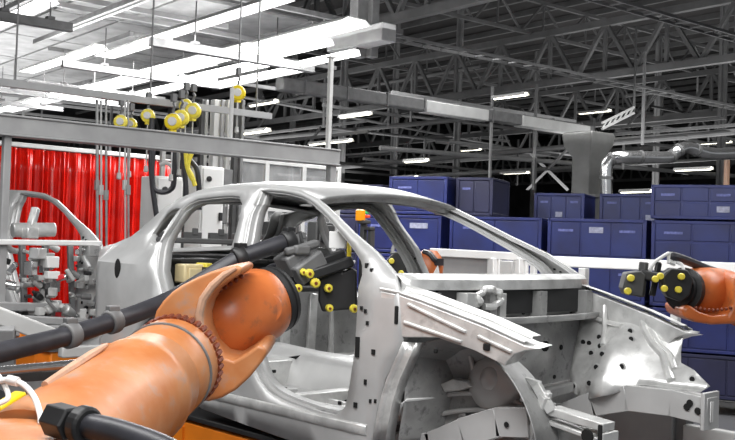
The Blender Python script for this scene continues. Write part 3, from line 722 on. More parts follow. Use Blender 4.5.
XC = -7.3
cu = thing('welding_curtain', (XC, 2.2, 0), 'red translucent welding curtain hanging behind the waiting car side', 'curtain')
y0, y1 = onX(-4, 200, XC).y, onX(171, 200, XC).y; zt = onX(80, 152, XC).z
m = M(); rows = []
N = 260
for z in [zt-.02, zt-.3, 2.4, 1.8, 1.2, .5, .2]:
    rows.append([])
    for i in range(N+1):
        t = i/N; y = y0+(y1-y0)*t; ph = t*2*pi*15
        d = .035*sin(ph+.8*sin(t*23)) + .018*sin(ph*2.3+1+z*.2) + .01*sin(ph*4.1+z*.5)
        rows[-1].append(V((XC+d*(1 if z < zt-.1 else .7), y, z)))
m.grid(rows); m.build('curtain_sheet', 'curtain', cu, solid=.004, fix=False)
m = M(); m.bar((XC, y0, zt+.02), (XC, y1, zt+.02), .06, .06); m.build('curtain_rail', 'greyl', cu, bevel=.008)
m = M()
for y in (y0+.05, y1-.05): m.box((XC-.06, y, (zt+.02)/2), (.06, .06, zt+.02))
m.build('support_post', 'grey', cu)

def cab(name, px0, py0, px1, py1, d, label, c, dep=.35, matn='white', floor=False, door=True, z0=None):
    w = abs(px1-px0)/FPX*d/.72; p = P((px0+px1)/2, (py0+py1)/2, d); h = abs(py1-py0)/FPX*d
    zl = 0 if floor else p.z-h/2; zh = p.z+h/2; wy = max(.05, w-dep*.0)
    t = thing(name, (p.x, p.y, zl), label, c)
    m = M(); m.box((p.x, p.y, (zl+zh)/2), (dep, wy, zh-zl)); m.build('body', matn, t, bevel=.012)
    if door:
        m = M(); m.box((p.x+dep/2+.008, p.y, (zl+zh)/2), (.015, wy-.05, zh-zl-.05)); dr = m.build('door', matn, t, bevel=.006)
        m = M(); m.box((p.x+dep/2+.03, p.y+wy*.33, max(zl+.6, zh-.55) if floor else (zl+zh)/2), (.03, .03, .09)); m.build('handle', 'black', dr)
        m = M(); m.lathe((p.x+dep/2+.015, p.y-wy*.2, zh-.14), (1, 0, 0), [(0, .03), (.02, .03), (.022, .02)], 12); m.build('switch', 'black', dr)
    return t
cab('control_cabinet', 150, 177, 173, 225, 10.6, 'white control cabinet standing right of the red curtain', 'cabinet', .3, floor=True)
cab('control_cabinet', 194, 167, 214, 240, 10.9, 'white control cabinet with black switch behind the yellow hoses', 'cabinet', .3, floor=True)
cab('weld_controller', 181, 264, 199, 283, 6.22, 'small cream box with yellow side seen through the rear door opening', 'control box', .12, matn='cream')
_wc = [o for o in bpy.data.objects if o.name.startswith('weld_controller')][0]; _q = V(_wc.location)
m = M(); m.box(_q+V((.03, .085, .07)), (.12, .05, .12)); m.build('yellow_cover', 'yelloww', _wc, bevel=.008)
# dark machine bench seen through the doors
mb = thing('machine_bench', (-4.2, 3.0, 0), 'long dark machine bench seen through the door openings of the car', 'bench')
a = P(150, 262, 8.4); b = P(345, 262, 8.9)
dv = (b-a); dv.z = 0; dn = V((-dv.y, dv.x, 0)).normalized(); L_ = dv.length; mid = (a+b)/2; rzb = math.atan2(dv.y, dv.x)
zt2 = P(200, 241, 8.5).z
m = M(); m.box((mid.x, mid.y, (zt2-.1)/2), (L_, .5, zt2-.1), rzb); m.build('body', 'greyd', mb, bevel=.01)
m = M(); m.box((mid.x, mid.y, zt2), (L_+.1, .6, .045), rzb); m.build('worktop', 'greyd', mb, bevel=.01)
m = M(); m.box((mid.x, mid.y, zt2-.14), (L_+.04, .56, .03), rzb); m.build('pipe_rail', 'greyl', mb, bevel=.008)
for t in (.08, .2, .33, .45, .6, .75, .9):
    q = a + dv*t; m = M(); m.box((q.x, q.y, zt2+.045), (.16, .12, .06), rzb); m.box((q.x+.05, q.y, zt2+.08), (.05, .05, .06), rzb); m.build('clamp_block', 'greyd' if t < .7 else 'greym', mb, bevel=.006)
for t in (.12, .26, .4, .55, .7): q = a + dv*t - dn*.27; m = M(); m.box((q.x, q.y, zt2/2+.1), (.05, .06, zt2-.4), rzb); m.build('upright', 'greym', mb)
cab('machine_box', 268, 222, 292, 250, 9.7, 'dark grey machine box seen through the front door opening', 'machine box', .2, matn='greyd', floor=True)
cab('machine_box', 312, 222, 330, 250, 7.9, 'mid grey upright box behind the white target plate', 'machine box', .12, matn='greyd', floor=True)
# clear safety fence behind the car
sf = thing('safety_fence', (-3.6, 4.0, 0), 'grey framed smoky safety fence behind the car roof', 'fence')
xf = -4.6; ya = onX(226, 180, xf).y; yb = onX(338, 180, xf).y; zf = onX(270, 160, xf).z
n = 3
for k in range(n+1):
    y = ya+(yb-ya)*k/n; m = M(); m.box((xf, y, zf/2), (.06, .06, zf)); m.build('post', 'greyl', sf, bevel=.006)
for z in (zf-.03, zf-.62, 1.5, .3):
    m = M(); m.bar((xf, ya, z), (xf, yb, z), .045, .05); m.build('rail', 'greyl', sf, bevel=.006)
for k in range(n):
    m = M(); m.box((xf, ya+(yb-ya)*(k+.5)/n, (zf+.3)/2), (.012, (yb-ya)/n-.06, zf-.36)); m.build('pane', 'poly', sf)
# equipment frame with pipes behind the rear window
ef = thing('pipe_frame', P(222, 300, 11.2)*1, 'tall light grey pipe frame standing behind the rear of the car roof', 'pipe frame')
for px, w, mt in ((163, .05, 'greyl'), (176, .06, 'grey'), (207, .035, 'greyl'), (216, .09, 'greyl'), (223, .05, 'grey'), (229, .05, 'greyl'), (185, .07, 'greyd'), (191, .05, 'black'), (203, .06, 'greyd'), (237, .07, 'greyd'), (243, .04, 'greym')):
    q = P(px, 100 if px > 200 else 150, 11.4); m = M(); m.box((q.x, q.y, q.z/2), (w, w, q.z)); m.build('upright', mt, ef, bevel=.006)
for py in (160, 188, 222):
    m = M(); m.bar(P(160, py-4, 11.45), P(232, py+3, 11.45), .05, .05); m.build('cross_bar', 'grey', ef)
for q in ((180, 178), (184, 205), (210, 190), (220, 215), (226, 178)): m = M(); m.box(P(*q, 11.35), (.12, .12, .2), BR); m.build('valve_box', 'greym', ef, bevel=.01)
hg = [[(152,118),(151,160),(153,185),(160,192),(170,190),(174,180),(174,140)], [(153,150),(152,180),(155,205),(158,225)], [(160,165),(166,163),(171,166),(174,172)], [(183,135),(184,165),(186,190),(185,210)], [(190,160),(197,170),(199,190),(199,210)]]
for i, l in enumerate(hg):
    m = M(); q = [P(x, y, 10.1) for x, y in l]; hang(q, .028 if i != 2 else .02, m)
    tag(m.build('hanging_hose', 'rubber' if i != 2 else 'greyl', loc=q[-1]), ['black hose hanging in a deep loop before the white cabinet', 'black hose dropping straight down behind the trunk', 'short grey hose bridging the two cabinets', 'black hose left of the yellow hose', 'black hose curving over the right white cabinet'][i], 'hose', 'hoses hanging in the cell')
for i, l in enumerate([[(188,138),(186,150),(187,165),(190,175),(193,180)], [(193,150),(189,160),(188,168),(192,176),(195,186)]]):
    m = M(); q = [P(x, y, 10.0) for x, y in l]; hang(q, .024, m)
    tag(m.build('hanging_hose', 'yelloww', loc=q[-1]), ['yellow hose hanging behind the black hoses', 'bright yellow hose bending before the right cabinet'][i], 'hose', 'hoses hanging in the cell')

# ------------------------------------------------------------------ tooling around the waiting car side
tl = thing('clamping_fixture', P(50, 330, 8.4)*1, 'cluttered grey clamping fixture holding the car side at left', 'fixture')
D = 7.75
m = M(); m.bar(P(-8, 242, D-.2), P(101, 243.5, D+.45), .05, .045); m.build('top_bar', 'white', tl, bevel=.01)
m = M(); m.bar(P(-8, 306, D-.2), P(72, 308, D+.5), .10, .07); m.bar(P(-8, 318, D-.3), P(85, 322, D+.3), .12, .06); m.bar(P(-8, 330, D-.3), P(100, 330, D+.3), .2, .08); m.build('base_beam', 'grey', tl, bevel=.01)
random.seed(11)
for i in range(98):
    px = random.uniform(10, 100); py = random.uniform(247, 320); d = D + px*.005 + random.uniform(-.15, .15); s = random.uniform(.03, .10)
    m = M(); k = random.random(); mt = random.choice(['greym', 'greyl', 'greyl', 'steeld', 'chrome', 'steelb', 'black', 'greym', 'steelb', 'steel'])
    if k < .45: m.box(P(px, py, d), (s, s*random.uniform(.5, 1.3), s*random.uniform(.4, 1.4)), random.uniform(-.6, .6))
    elif k < .75: m.bar(P(px, py, d), P(px+random.uniform(-14, 14), py+random.uniform(-12, 12), d+.05), s*.4, s*.45)
    else: m.lathe(P(px, py, d), (random.uniform(-1, 1), -1, random.uniform(-.5, 1)), [(0, s*.4), (s*1.2, s*.4), (s*1.25, s*.2), (s*1.9, s*.2)], 10)
    m.build('clamp', mt, tl, bevel=.006)
for px in (22, 45, 70, 92):
    m = M(); m.bar(P(px, 244, D+px*.008), P(px+3, 326, D+px*.006), .045, .045); m.build('clamp_post', 'greym', tl, bevel=.006)
m = M(); m.box(P(51, 262, D+.1), (.1, .1, .09), BR); m.box(P(52, 275, D+.1), (.09, .1, .06), BR); m.build('sensor_box', 'white', tl, bevel=.006)
m = M(); m.bar(P(56, 279, D+.1), P(64, 276, D+.1), .03, .04); m.build('clamp_handle', 'red', tl, bevel=.006)
m = M(); m.lathe(P(12, 230, D+.2), (RT*.8+FW*.6), [(0, .06), (.35, .06)], 14); m.bar(P(28, 236, D+.25), P(36, 208, D+.35), .06, .06); m.box(P(30, 233, D+.2), (.14, .1, .09), BR); m.build('spot_welder', 'steelb', tl, bevel=.01)
cab('tool_bin', 73, 247, 87, 253, 9.0, 'small red tray tucked under the car side frame', 'tray', .12, matn='red', door=False)
cab('tool_bin', 35, 307, 68, 316, 8.6, 'red parts tray low at left behind the post', 'tray', .2, matn='red', door=False)
# ------------------------------------------------------------------ conveyor and robot plinths at lower left
cv = thing('conveyor', P(50, 372, 6.0)*1, 'grey roller conveyor frame crossing the lower left behind the robot arm', 'conveyor')
m = M(); m.tube([P(-12, 372.5, 5.0), P(118, 360, 5.6)], .026, 14); m.build('guide_tube', 'chrome', cv)
m = M(); m.bar(P(-12, 379, 5.1), P(90, 372, 5.6), .06, .05); m.build('side_beam', 'greyd', cv, bevel=.006)
for a_, b_, w in (((-10, 312), (75, 345), .10), ((-10, 350), (100, 338), .09), ((60, 352), (105, 350), .07), ((5, 325), (5, 400), .12), ((50, 340), (100, 330), .08)):
    m = M(); m.bar(P(*a_, 5.9), P(*b_, 6.1), w, w); m.build('cross_beam', random.choice(['greyl', 'grey']), cv, bevel=.01)
m = M(); m.prism([P(x, y, 5.4) for x, y in ((44,378),(52,376),(64,384),(60,396),(46,396))], FW*.12); m.build('end_bracket', 'greyl', cv, bevel=.01)
m = M(); q = P(35, 384, 5.9); m.box((q.x, q.y, q.z/2), (.5, .5, q.z), BR); m.build('pedestal', 'greyd', cv)
for i, (px, py, w, h, l) in enumerate(((25, 334, .16, .12, 'orange machine plinth under the clamping fixture, nearest the grey post'), (58, 358, .22, .12, 'orange machine plinth below the black hose'), (75, 357, .17, .13, 'orange machine plinth beside the grey bracket below the hose'), (20, 362, .14, .12, 'small orange plinth low at the left edge under the hose'))):
    q = P(px, py, (7.6, 6.75, 7.1, 6.6)[i]); t = thing('robot_plinth', (q.x, q.y, 0), l, 'plinth', 'orange plinths at lower left')
    m = M(); m.box((q.x, q.y, (q.z+h/2)/2), (w, w, q.z+h/2)); m.build('body', 'orangev', t, bevel=.012)
    m = M(); m.box((q.x, q.y, .03), (w+.03, w+.03, .06)); m.build('base', 'greyd', t)
    m = M(); m.box((q.x, q.y, q.z+h/2+.012), (w+.03, w+.03, .024)); m.build('top_plate', 'greym', t)
q = thing('support_beam', P(92, 352, 6.0)*1, 'light beam with orange and yellow stripes behind the robot arm', 'beam')
m = M(); m.bar(P(78, 350, 6.2), P(120, 346, 6.3), .1, .04); m.build('orange_strip', 'orangev', q)
m = M(); m.bar(P(78, 354, 6.2), P(120, 351, 6.3), .1, .035); m.build('body', 'white', q)
m = M(); m.bar(P(84, 359, 6.15), P(106, 358, 6.2), .06, .03); m.build('yellow_strip', 'yelloww', q)
m = M(); m.box(P(95, 372, 6.3)-V((0, 0, .6)), (.4, .3, 1.1), BR); m.build('leg', 'greyd', q)

# ================================================================== OVERHEAD: BALANCERS, RAILS, LIGHTS
def onZl(px, py, z): return onZ(px, py, z)
rails = []
for i, (a_, b_, z, r) in enumerate((((-20, 12), (68, 29), 5.0, .055), ((-30, 86), (104, 111), 4.9, .05), ((27, 82), (158, 101), 5.0, .05), ((62, 63), (212, 87), 5.0, .055), ((150, 41), (296, 72), 5.0, .06), ((-20, 100), (60, 110), 4.7, .04))):
    p, q = onZ(*a_, z), onZ(*b_, z); q = p + BY*max(.5, (q-p).dot(BY)); rails.append((p, q))
    t = thing('crane_rail', (p+q)/2, ['overhead rail at the top left corner', 'lowest overhead rail, far left, above the grey beam', 'thin overhead rail above the yellow balancers', 'thick overhead rail in the middle of the lit ceiling', 'dark overhead rail above the orange balancer, nearest the mast', 'thin pipe just over the portal beam at left'][i], 'overhead rail', 'overhead rails of the cell')
    m = M(); m.bar(p, q, r*1.4, r*2); m.bar(p-V((0, 0, r)), q-V((0, 0, r)), r*2, r*.4); m.build('profile', 'greym' if i in (0, 4) else 'grey', t, bevel=.006)
    n = max(2, int((q-p).length/1.6))
    for k in range(n):
        c = p.lerp(q, (k+.5)/n); m = M(); m.bar(c+V((0, 0, r)), c+V((0, 0, .7)), .015, .015); m.box(c+V((0, 0, r+.02)), (.1, .1, .04), BR); m.build('hanger', 'greym', t)
tp = P(150, 101, 10.2); t = thing('balancer_track', tp, 'slim track carrying the yellow balancers above the portal beam', 'overhead rail', 'overhead rails of the cell')
m = M(); m.bar(tp-BY*1.6, tp+BY*1.5, .05, .07); m.build('profile', 'grey', t)
for k in (-1.4, 0, 1.3): m = M(); q = tp+BY*k; m.bar(q, V((q.x, q.y, 7.0)), .014, .014); m.build('hanger', 'greym', t)
bl_ = ((121, 122, 10.0, .085, 'pair of pale yellow balancers'), (131, 124, 10.6, .075, 'x'), (148, 116, 10.2, .085, 'x'), (173, 122, 9.9, .10, 'x'), (181, 118, 10.1, .10, 'x'), (186, 106, 10.4, .085, 'x'), (193, 111, 10.3, .10, 'x'), (238, 93, 11.0, .10, 'x'))
bt = ['leftmost yellow tool balancer above the grey beam', 'yellow tool balancer touching the leftmost one', 'lone yellow tool balancer third from the left', 'lower yellow balancer, left of the four clustered ones', 'low yellow balancer at the middle of the cluster', 'upper yellow balancer of the cluster', 'pale yellow balancer at the right of the cluster', 'orange-yellow balancer hanging alone under the dark rail near the mast']
for i, (px, py, d, r, _) in enumerate(bl_):
    r *= .82; p = P(px, py, d); t = thing('tool_balancer', p, bt[i], 'tool balancer', 'yellow tool balancers')
    ax_ = (BX*.8-BY*.6)
    m = M(); m.lathe(p-ax_*r*.7, ax_, [(0, r*.55), (r*.15, r*.95), (r*.4, r*1.05), (r, r*1.05), (r*1.25, r*.95), (r*1.4, r*.5)], 20); m.box(p-V((0, 0, r)), (r*.7, r*.7, r*.6), BR)
    m.build('drum_housing', 'yellow' if i in (7, 3) else 'yelloww', t, bevel=.004)
    m = M(); fv = V((ax_.x, ax_.y, 0)); m.lathe(p+ax_*r*.65, ax_, [(0, r*.55), (.012, r*.55), (.014, r*.3)], 14); m.box(p+V((0, 0, r*.75)), (r*.9, r*.5, r*.7), BR); m.box(p-V((0, 0, r*1.1)), (r*.5, r*.5, r*.35), BR); m.build('bracket', 'greyl', t, bevel=.004)
    m = M(); m.tube([p+V((0, 0, r*.9)), p+V((0, 0, r*1.5)), p+V((r*.3, 0, r*1.9)), p+V((0, 0, r*2.3))], .014, 8); m.bar(p+V((0, 0, r*2.1)), V((p.x, p.y, max(p.z+r*2.3, tp.z) if i != 7 else 4.95)), .014, .014); m.box(p+V((0, 0, r*3)), (.05, .05, .08), BR); m.build('hook', 'greym', t)
    m = M(); m.tube([p-V((0, 0, r)), p-V((0, 0, r+(.45 if i < 7 else .30)))], .008, 6); m.lathe(p-V((0, 0, r+(.45 if i < 7 else .30))), (0, 0, -1), [(0, .02), (.06, .025), (.07, .01)], 8); m.build('cable', 'greyl', t)
for i, (px, w) in enumerate(((97, .04), (101, .025), (106, .03), (125, .025), (128, .03))):
    m = M(); a_ = P(px, 100, 10.0); b_ = P(px+.5, 250, 10.0); m.tube([a_, b_], w*.4, 8); m.box(P(px, 185+5*(i % 3), 10.0), (.04, .04, .10), BR)
    tag(m.build('drop_cable', 'greyl' if i % 2 else 'steeld', loc=b_), ['thick grey drop cable in front of the curtain, leftmost', 'thin drop cable second from the left before the curtain', 'drop cable third from the left before the curtain', 'drop cable fourth from the left before the curtain', 'rightmost drop cable in front of the curtain'][i], 'cable', 'drop cables before the curtain')

nl = [0]
def fixture(p, L, w, label, lit='tube', dirv=None, group='long lamps over the cell', power=0, house='white'):
    dirv = dirv or BX; t = thing('ceiling_lamp', p, label, 'lamp', group)
    a, b = p-dirv*L/2, p+dirv*L/2; s = dirv.cross(V((0, 0, 1))).normalized()
    m = M()
    for q in (1,):
        prof = [(-w/2, -.03), (-w*.3, .05), (w*.3, .05), (w/2, -.03), (w*.48, -.03), (w*.28, .035), (-w*.28, .035), (-w*.48, -.03)]
        m.prism([a+s*x+V((0, 0, z)) for x, z in prof], dirv*L)
    m.build('reflector', house, t)
    for x in ((-w*.18, w*.18) if w > .2 else (0,)):
        m = M(); m.tube([a+s*x+dirv*.03-V((0, 0, .0)), b+s*x-dirv*.03], .02 if w > .2 else w*.25, 8); m.build('tube', lit, t)
    if w > .3: m = M(); m.box(p-V((0, 0, .028)), (L-.06, w*.86, .012), math.atan2(dirv.y, dirv.x)); m.build('diffuser', 'diff', t)
    if power:
        l = bpy.data.lights.new('lamp_light', 'AREA'); l.energy = power; l.shape = 'RECTANGLE'; l.size = L; l.size_y = w
        o = bpy.data.objects.new('lamp_light', l); col.objects.link(o); o.location = p-V((0, 0, .06)); o.rotation_euler = (0, 0, math.atan2(dirv.y, dirv.x))
    return t
cell = [((262, 45), 5.4, 5.0, .55, 'broad bright lamp running up to the hanging ducts, biggest of the lamps'), ((228, 71), 5.2, 3.2, .34, 'lamp just under the broad one, ending near the dark rail'), ((255, 78), 5.0, 3.0, .26, 'lamp nearest the orange balancer'),
        ((205, 22), 5.6, 4.5, .34, 'lamp at the top, left of the broad lamp'), ((290, 51), 5.2, 2.0, .24, 'short lamp beside the mast top'), ((328, 59), 5.0, 1.4, .16, 'small lamp at the mast top'), ((186, 64), 5.3, 4.6, .5, 'broad glaring lamp at the middle of the cell ceiling'),
        ((140, 78), 5.2, 5, .45, 'glaring lamp behind the pale yellow balancers'), ((132, 47), 5.8, 2.6, .4, 'short glowing lamp between the two thick rails'), ((95, 88), 5.1, 5, .4, 'lamp above the leftmost balancer'), ((45, 100), 5.0, 5, .4, 'lamp low at the left above the portal beam'),
        ((60, 60), 5.8, 4, .35, 'lamp above the thin rails at left'), ((18, 14), 6.2, 3, .4, 'lamp in the very top left corner'), ((20, 104), 4.9, 4, .3, 'lamp at the far left, lowest of all'), ((160, 90), 5.1, 4, .3, 'slim lamp over the clustered balancers')]
for q, z, L_, w, l in cell: fixture(onZ(*q, z), L_, w, l, power=26*L_ if w > .3 else 10*L_)
far = [((510, 96), 24, 1.1, 'bright short lamp hanging over the far hall, above the car windshield'), ((554, 121.5), 26, 0, 'x'), ((594, 112), 30, 1.2, 'small lamp right of the duct head end'), ((499, 154), 34, 1.2, 'dim lamp low above the blue containers'), ((515, 173), 30, 1.1, 'low lamp just above the dark navy container'),
       ((416, 160.5), 26, .9, 'low lamp above the car roof centre'), ((693, 169), 28, 1.2, 'lamp above the stack at right'), ((713, 143), 34, 1.4, 'lamp at the right edge above the silver pipe'), ((355, 115), 26, 1.3, 'lamp right of the mast'), ((406, 177), 30, 1.0, 'lowest lamp peeking over the roof'), ((636, 191), 26, 1.0, 'lamp just above the split containers'), ((263, 103), 24, 1.2, 'lamp left of the mast in the dark hall'), ((250, 132), 22, 1.5, 'lamp seen above the portal beam'), ((330, 142), 28, 2.0, 'lamp low beside the mast'), ((470, 150), 40, 1.2, 'tiny lamp deep in the hall')]
for q, d, L_, l in far:
    if L_: fixture(P(*q, d), L_, .20 if d < 30 else .24, l, 'tubef', group='lamps in the far hall', house='greyl')

# ================================================================== HALL: ROOF, TRUSSES, DUCTS
ZF = 11.5
m = M(); m.box((-20, 18, -.05), (110, 110, .1)); struct(m, 'floor', 'floor', loc=(-20, 18, 0))
m = M(); m.box((-20, 18, ZF+.1), (110, 110, .2)); struct(m, 'ceiling', 'deck', loc=(-20, 18, ZF))
m = M(); m.box(BX*-52+BY*10+V((0, 0, 6)), (.3, 120, 12), BR); struct(m, 'wall_back', 'wall')
m = M(); m.box(BY*62+BX*-10+V((0, 0, 6)), (120, .3, 12), BR); struct(m, 'wall_right', 'wall')
m = M()
for k in range(24): c = BX*(-4.8*.5-k*2.0)
for k in range(34):
    c = BY*(2+k*1.75)+BX*-16+V((0, 0, ZF-.12)); m.box(c, (64, .12, .22), BR)
struct(m, 'ceiling_purlin', 'truss')
def truss(pt, dirv, x0, x1, zlo, zhi, step, name='roof_truss', mt='truss', w=.14, light=False):
    """pt: a point on its line; runs along dirv from x0 to x1"""
    m = M(); a = lambda x, z: V((pt.x, pt.y, 0)) + dirv*x + V((0, 0, z))
    s = dirv.cross(V((0, 0, 1)))
    for z, ww in ((zlo, w), (zhi, w)): m.bar(a(x0, z), a(x1, z), ww, ww)
    x = x0; k = 0
    while x < x1-.1:
        m.bar(a(x, zlo if k % 2 == 0 else zhi), a(x+step/2, zhi if k % 2 == 0 else zlo), w*.55, w*.55)
        if k % 2 == 0 and not light: m.bar(a(x+step/2, zlo), a(x+step/2, zhi), w*.5, w*.5)
        x += step/2; k += 1
    m2 = m.build(name, mt); return tag(m2, kind='structure')
T0 = P(700, 62, 25.0)
for k, dy in enumerate((-8.5, 0, 8.5, 17, 25.5, 34)):
    truss(T0+BY*dy, BX, -42, 14, 7.12, 8.6, 2.0, w=.19)
for k, dx in enumerate((-30, -22, -14.5, -8, -2)):
    q = BX*dx; truss(q, BY, 0 if dx < -5 else 9, 58, 8.7, 9.7, 2.0, 'roof_girder', 'truss', .10)
# light cable ladders crossing between the trusses
for i, (p0, p1, z) in enumerate((((400, 39), (735, 128), 6.3), ((590, -4), (735, 58), 6.9))):
    a, b = onZ(*p0, z), onZ(*p1, z); d = BY*1; b2 = a + BY*((b-a).dot(BY)); 
    lo, hi = (a, b2) if (b2-a).dot(BY) > 0 else (b2, a)
    t = thing('cable_ladder', (lo+hi)/2, ['long grey cable ladder crossing the dark trusses', 'cable ladder at the top right corner', 'lower cable ladder above the silver pipe'][i], 'cable ladder', 'cable ladders under the roof')
    for s in (-1, 1):
        m = M(); m.bar(lo+BX*.18*s-BY*2, hi+BX*.18*s+BY*2, .035, .06); m.build('side_rail', 'truss', t)
    n = min(60, int((hi-lo).length/.5))
    for k in range(n): q = lo.lerp(hi, (k+.5)/n); m = M(); m.bar(q-BX*.18, q+BX*.18, .05, .03); m.build('rung', 'truss', t)
# steel hall columns
for i, (px, d) in enumerate(((392, 40), (455, 36), (533, 46), (655, 42), (720, 33), (340, 34), (290, 44))):
    q = P(px, 200, d); m = M(); m.box((q.x, q.y, ZF/2), (.3, .08, ZF), BR); m.box((q.x, q.y, ZF/2), (.05, .3, ZF), BR)
    m.box((q.x, q.y, .02), (.6, .6, .04), BR); struct(m, 'pillar', 'trussl')
# service pipes low in the hall
for i, (a, b, r) in enumerate((((330, 168), (735, 132), .08), ((380, 148), (735, 176), .07), ((245, 140), (540, 112), .08), ((420, 176), (735, 158), .06), ((340, 108), (720, 152), .06), ((330, 128), (620, 160), .05), ((220, 112), (480, 66), .07), ((240, 96), (520, 150), .05))):
    d = 30+i*1.3; m = M(); m.tube([P(*a, d-4 if i % 2 else d+3), P(*b, d+3 if i % 2 else d-3)], r, 8)
    struct(m, 'ceiling_pipe', 'trussl' if i % 2 else 'truss')
random.seed(5)
for i in range(26):
    px = random.uniform(240, 735); py = random.uniform(100, 172); d = random.uniform(28, 42); L_ = random.uniform(.6, 2.6)
    m = M(); q = P(px, py, d); k = random.random()
    if k < .4: m.bar(q, q+V((0, 0, L_)), .06, .06)
    elif k < .8: m.bar(q-BY*L_, q+BY*L_, .07, .09)
    else: m.bar(q, q+BX*L_+V((0, 0, L_*.8)), .06, .06)
    struct(m, 'ceiling_brace', random.choice(['truss', 'trussl', 'grey']))
random.seed(21)
for i in range(60):
    px = random.uniform(0, 735); py = random.uniform(92, 178) if px > 240 else random.uniform(88, 135); d = random.uniform(24, 44); L_ = random.uniform(.8, 4)
    m = M(); q = P(px, py, d); k = random.random()
    if k < .25: m.bar(q-V((0, 0, L_*.4)), q+V((0, 0, L_*.4)), .06, .06)
    elif k < .6: m.bar(q-BY*L_, q+BY*L_, .07, .08)
    else: m.bar(q-BX*L_, q+BX*L_, .07, .08)
    struct(m, 'ceiling_brace', random.choice(['truss', 'trussl', 'grey', 'greyd']))
# X-braced bay in the back
for a, b in (((527, 150), (568, 190)), ((568, 150), (527, 190))): m = M(); m.bar(P(*a, 40), P(*b, 40), .10, .10); struct(m, 'ceiling_brace', 'grey')

# air duct that runs to the flared column
zd = P(589, 130, 25).z; da = onZ(590, 131, zd); db = da - BY*((da-onZ(336, 73, zd)).dot(BY))
t = thing('air_duct', (da+db)/2, 'long pale air duct sloping across the dark roof to the flared column', 'air duct', 'air ducts')
m = M(); m.bar(db, da, .30, .26); m.build('duct_run', 'greym', t, bevel=.03)
n = 9
for k in range(n): q = db.lerp(da, (k+.5)/n); m = M(); m.bar(q-BY*.02, q+BY*.02, .34, .30); m.build('joint_band', 'greym', t)
for a, b in ((455, 509), (537, 588)):
    pa = db + BY*((onZ(a, 101 if a < 500 else 118, zd)-db).dot(BY)); pb = db + BY*((onZ(b, 112 if a < 500 else 130, zd)-db).dot(BY))
    m = M(); m.bar(pa+BX*.03-V((0, 0, .03)), pb+BX*.03-V((0, 0, .03)), .30, .26); m.build('lit_section', 'ductlit', t, bevel=.02)['label'] = 'section of the duct painted white as lit by lamps'  # lamp light on the duct painted in as whiter sections
D = 22.0
c = P(587, 190, D); ct = P(587, 137, D)
t = thing('ventilation_tower', (c.x, c.y, 0), 'grey ventilation column with flared head rising behind the containers', 'air duct', 'air ducts')
def sq(z, w, dd=None): dd = dd or w; return [V((c.x, c.y, z)) + BX*x*dd/2 + BY*y*w/2 for x, y in ((-1, -1), (1, -1), (1, 1), (-1, 1))]
m = M(); zz = [(0, .5), (P(587, 158, D).z, .5), (P(587, 146, D).z, .78), (P(587, 136, D).z, .84), (P(587, 133, D).z, .8)]
vs = [p for z, w in zz for p in sq(z, w)]
m.add(vs, [(i*4+j, i*4+(j+1) % 4, i*4+4+(j+1) % 4, i*4+4+j) for i in range(4) for j in range(4)] + [(3, 2, 1, 0), (16, 17, 18, 19)])
m.build('shaft', 'duct', t, bevel=.02)
m = M(); m.box((c.x, c.y, P(587, 196, D).z), (.56, .56, .06), BR); m.build('collar', 'greym', t)
t = thing('silver_pipe', P(606, 200, D-1)*1, 'silver ventilation pipe bending right behind the containers', 'air duct', 'air ducts')
e = [P(x, y, D-1+dd) for x, y, dd in ((606,215,0),(606,178,0),(607,165,0),(612,158.5,0),(622,157,0),(640,157,.2),(662,157.5,.4),(672,156,.5),(679,150,.5),(687,147.5,.6),(697,150,.7),(708,153,.8),(722,153.5,.9),(745,152,1))]
m = M(); e.insert(0, V((e[0].x, e[0].y, 0))); hang(e, .135, m, 14, 4); m.build('pipe_run', 'chrome', t)
for k in (2, 4, 6, 8, 9, 11):
    m = M(); d_ = (e[min(k+1, len(e)-1)]-e[k-1]).normalized(); m.lathe(e[k]-d_*.03, d_, [(0, .15), (.06, .15)], 14)
    m.build('pipe_clamp', 'greym', t)
t = thing('lattice_arm', P(617, 118, 23)*1, 'white lattice arm with holes above the flared duct head', 'lattice arm')
m = M(); a, b = P(602, 126, 23), P(634, 110, 23.6); sd = UP*.07
m.bar(a+sd, b+sd, .05, .05); m.bar(a-sd, b-sd, .05, .05)
for k in range(6): q = a.lerp(b, (k+.1)/6); r_ = a.lerp(b, (k+.9)/6); m.bar(q-sd, r_+sd, .03, .03)
m.build('lattice', 'white', t)
m = M(); m.bar(b, b+V((0, 0, 2)), .04, .04); m.build('hanger', 'truss', t)
m = M(); t = thing('wooden_post', P(726, 180, 16)*1, 'pale wooden post at the right edge beside the top containers', 'post'); q = P(727, 160, 17); m.box((q.x, q.y, q.z/2), (.07, .07, q.z), BR); m.build('shaft', 'beige', t)

# big grey hanging ducts and hood over the cell
t = thing('hanging_duct', P(368, 30, 17)*1, 'pair of grey square ducts hanging beside the mast top', 'air duct', 'air ducts')
for px, w in ((358, .22), (372, .16)):
    m = M(); q = P(px, 40, 16.5); m.box((q.x, q.y, q.z+1.5), (w, w, 3.6), BR); m.build('drop_shaft', 'greym', t, bevel=.01)
m = M(); q = P(355, 40, 16.5); m.bar(q-BX*.6, q+BX*.9, .3, .3); m.build('duct_box', 'grey', t, bevel=.02)
t = thing('cell_canopy', onZ(60, 30, 7.0)*1, 'pale grey panelled canopy over the robot cell at top left', 'canopy')
cz = 7.0; c0 = onZ(90, 40, cz)
for i in range(9):
    for j in range(6):
        q = c0 + BX*(-i*3.2+4.2) + BY*(j*1.5-4.2); m = M(); m.box(q, (3.1, 1.42, .05), BR); m.build('panel', 'canopy', t)
m = M()
for i in range(10): m.bar(c0+BX*(-i*3.2+5.8)+BY*-5+V((0, 0, .1)), c0+BX*(-i*3.2+5.8)+BY*4.1+V((0, 0, .1)), .12, .16)
m.build('frame', 'greym', t)
random.seed(3)
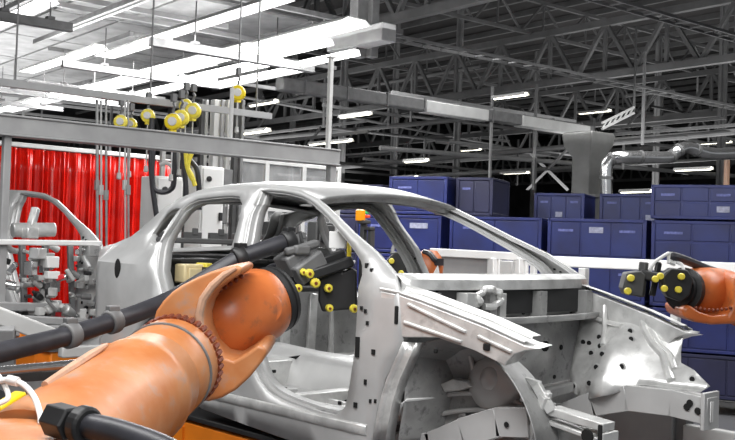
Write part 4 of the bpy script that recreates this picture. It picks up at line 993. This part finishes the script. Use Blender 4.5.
for i in range(9):
    q = onZ(random.uniform(0, 330), random.uniform(0, 95), 6.1); m = M(); m.bar(q-BX*2.6, q+BX*2.6, .07, .09); struct(m, 'ceiling_beam', random.choice(['greym', 'trussl', 'grey']))
for i in range(6):
    q = onZ(random.uniform(0, 330), random.uniform(0, 90), 6.3); m = M(); m.bar(q-BY*2.6, q+BY*2.6, .07, .09); struct(m, 'ceiling_beam', random.choice(['greym', 'trussl']))
# ------------------------------------------------------------------ light and view
w = bpy.data.worlds.new('hall'); scn.world = w; w.use_nodes = True
w.node_tree.nodes['Background'].inputs['Color'].default_value = (.9, .95, 1, 1)
w.node_tree.nodes['Background'].inputs['Strength'].default_value = .35
def area(loc, size, power, rot=(0, 0, BR), sy=None, c=(1, 1, 1)):
    l = bpy.data.lights.new('hall_lamp_and_fill', 'AREA'); l.energy = power; l.size = size; l.color = c
    if sy: l.shape = 'RECTANGLE'; l.size_y = sy
    o = bpy.data.objects.new('hall_lamp_and_fill', l); col.objects.link(o); o.location = loc; o.rotation_euler = rot
    return o
area((-1, 4, 5.6), 6, 350, sy=1.2); area((0, -3.2, 5.4), 6, 250, rot=(radians(26), 0, 0), sy=1.2); area((4.6, -3.2, 5.0), 4, 250, rot=(radians(14), radians(32), 0), sy=2.2); area((4, 6, 6), 5, 250, sy=1.2)
area((-7, 4.5, 5.2), 7, 500, sy=3)
area((-3, 14, 6.5), 8, 330, sy=2); area((-12, 12, 7), 8, 300, sy=2)
for x, y, e in ((-8, 20, 260), (-16, 30, 320), (-22, 18, 260), (-6, 9, 60), (-4, 32, 260), (-30, 36, 300)): area((x, y, 4.6), 7, e, rot=(pi, 0, 0), sy=7)  # added uplights without fixtures, to brighten the roof trusses
scn.view_settings.view_transform = 'Standard'; scn.view_settings.look = 'None'; scn.view_settings.gamma = 1; scn.view_settings.exposure = 0
scn.cycles.max_bounces = 6; scn.cycles.use_adaptive_sampling = True
area((-9, 5, 5.7), 8, 300, rot=(pi, 0, BR), sy=5); area((-20, 6, 5.5), 8, 140, rot=(pi, 0, BR), sy=5); area((-28, 10, 4.6), 10, 500, rot=(pi, 0, 0), sy=10); area((-20, 4, 4.6), 8, 260, rot=(pi, 0, 0), sy=8)  # more added uplights, no fixtures, for the canopy and far roof
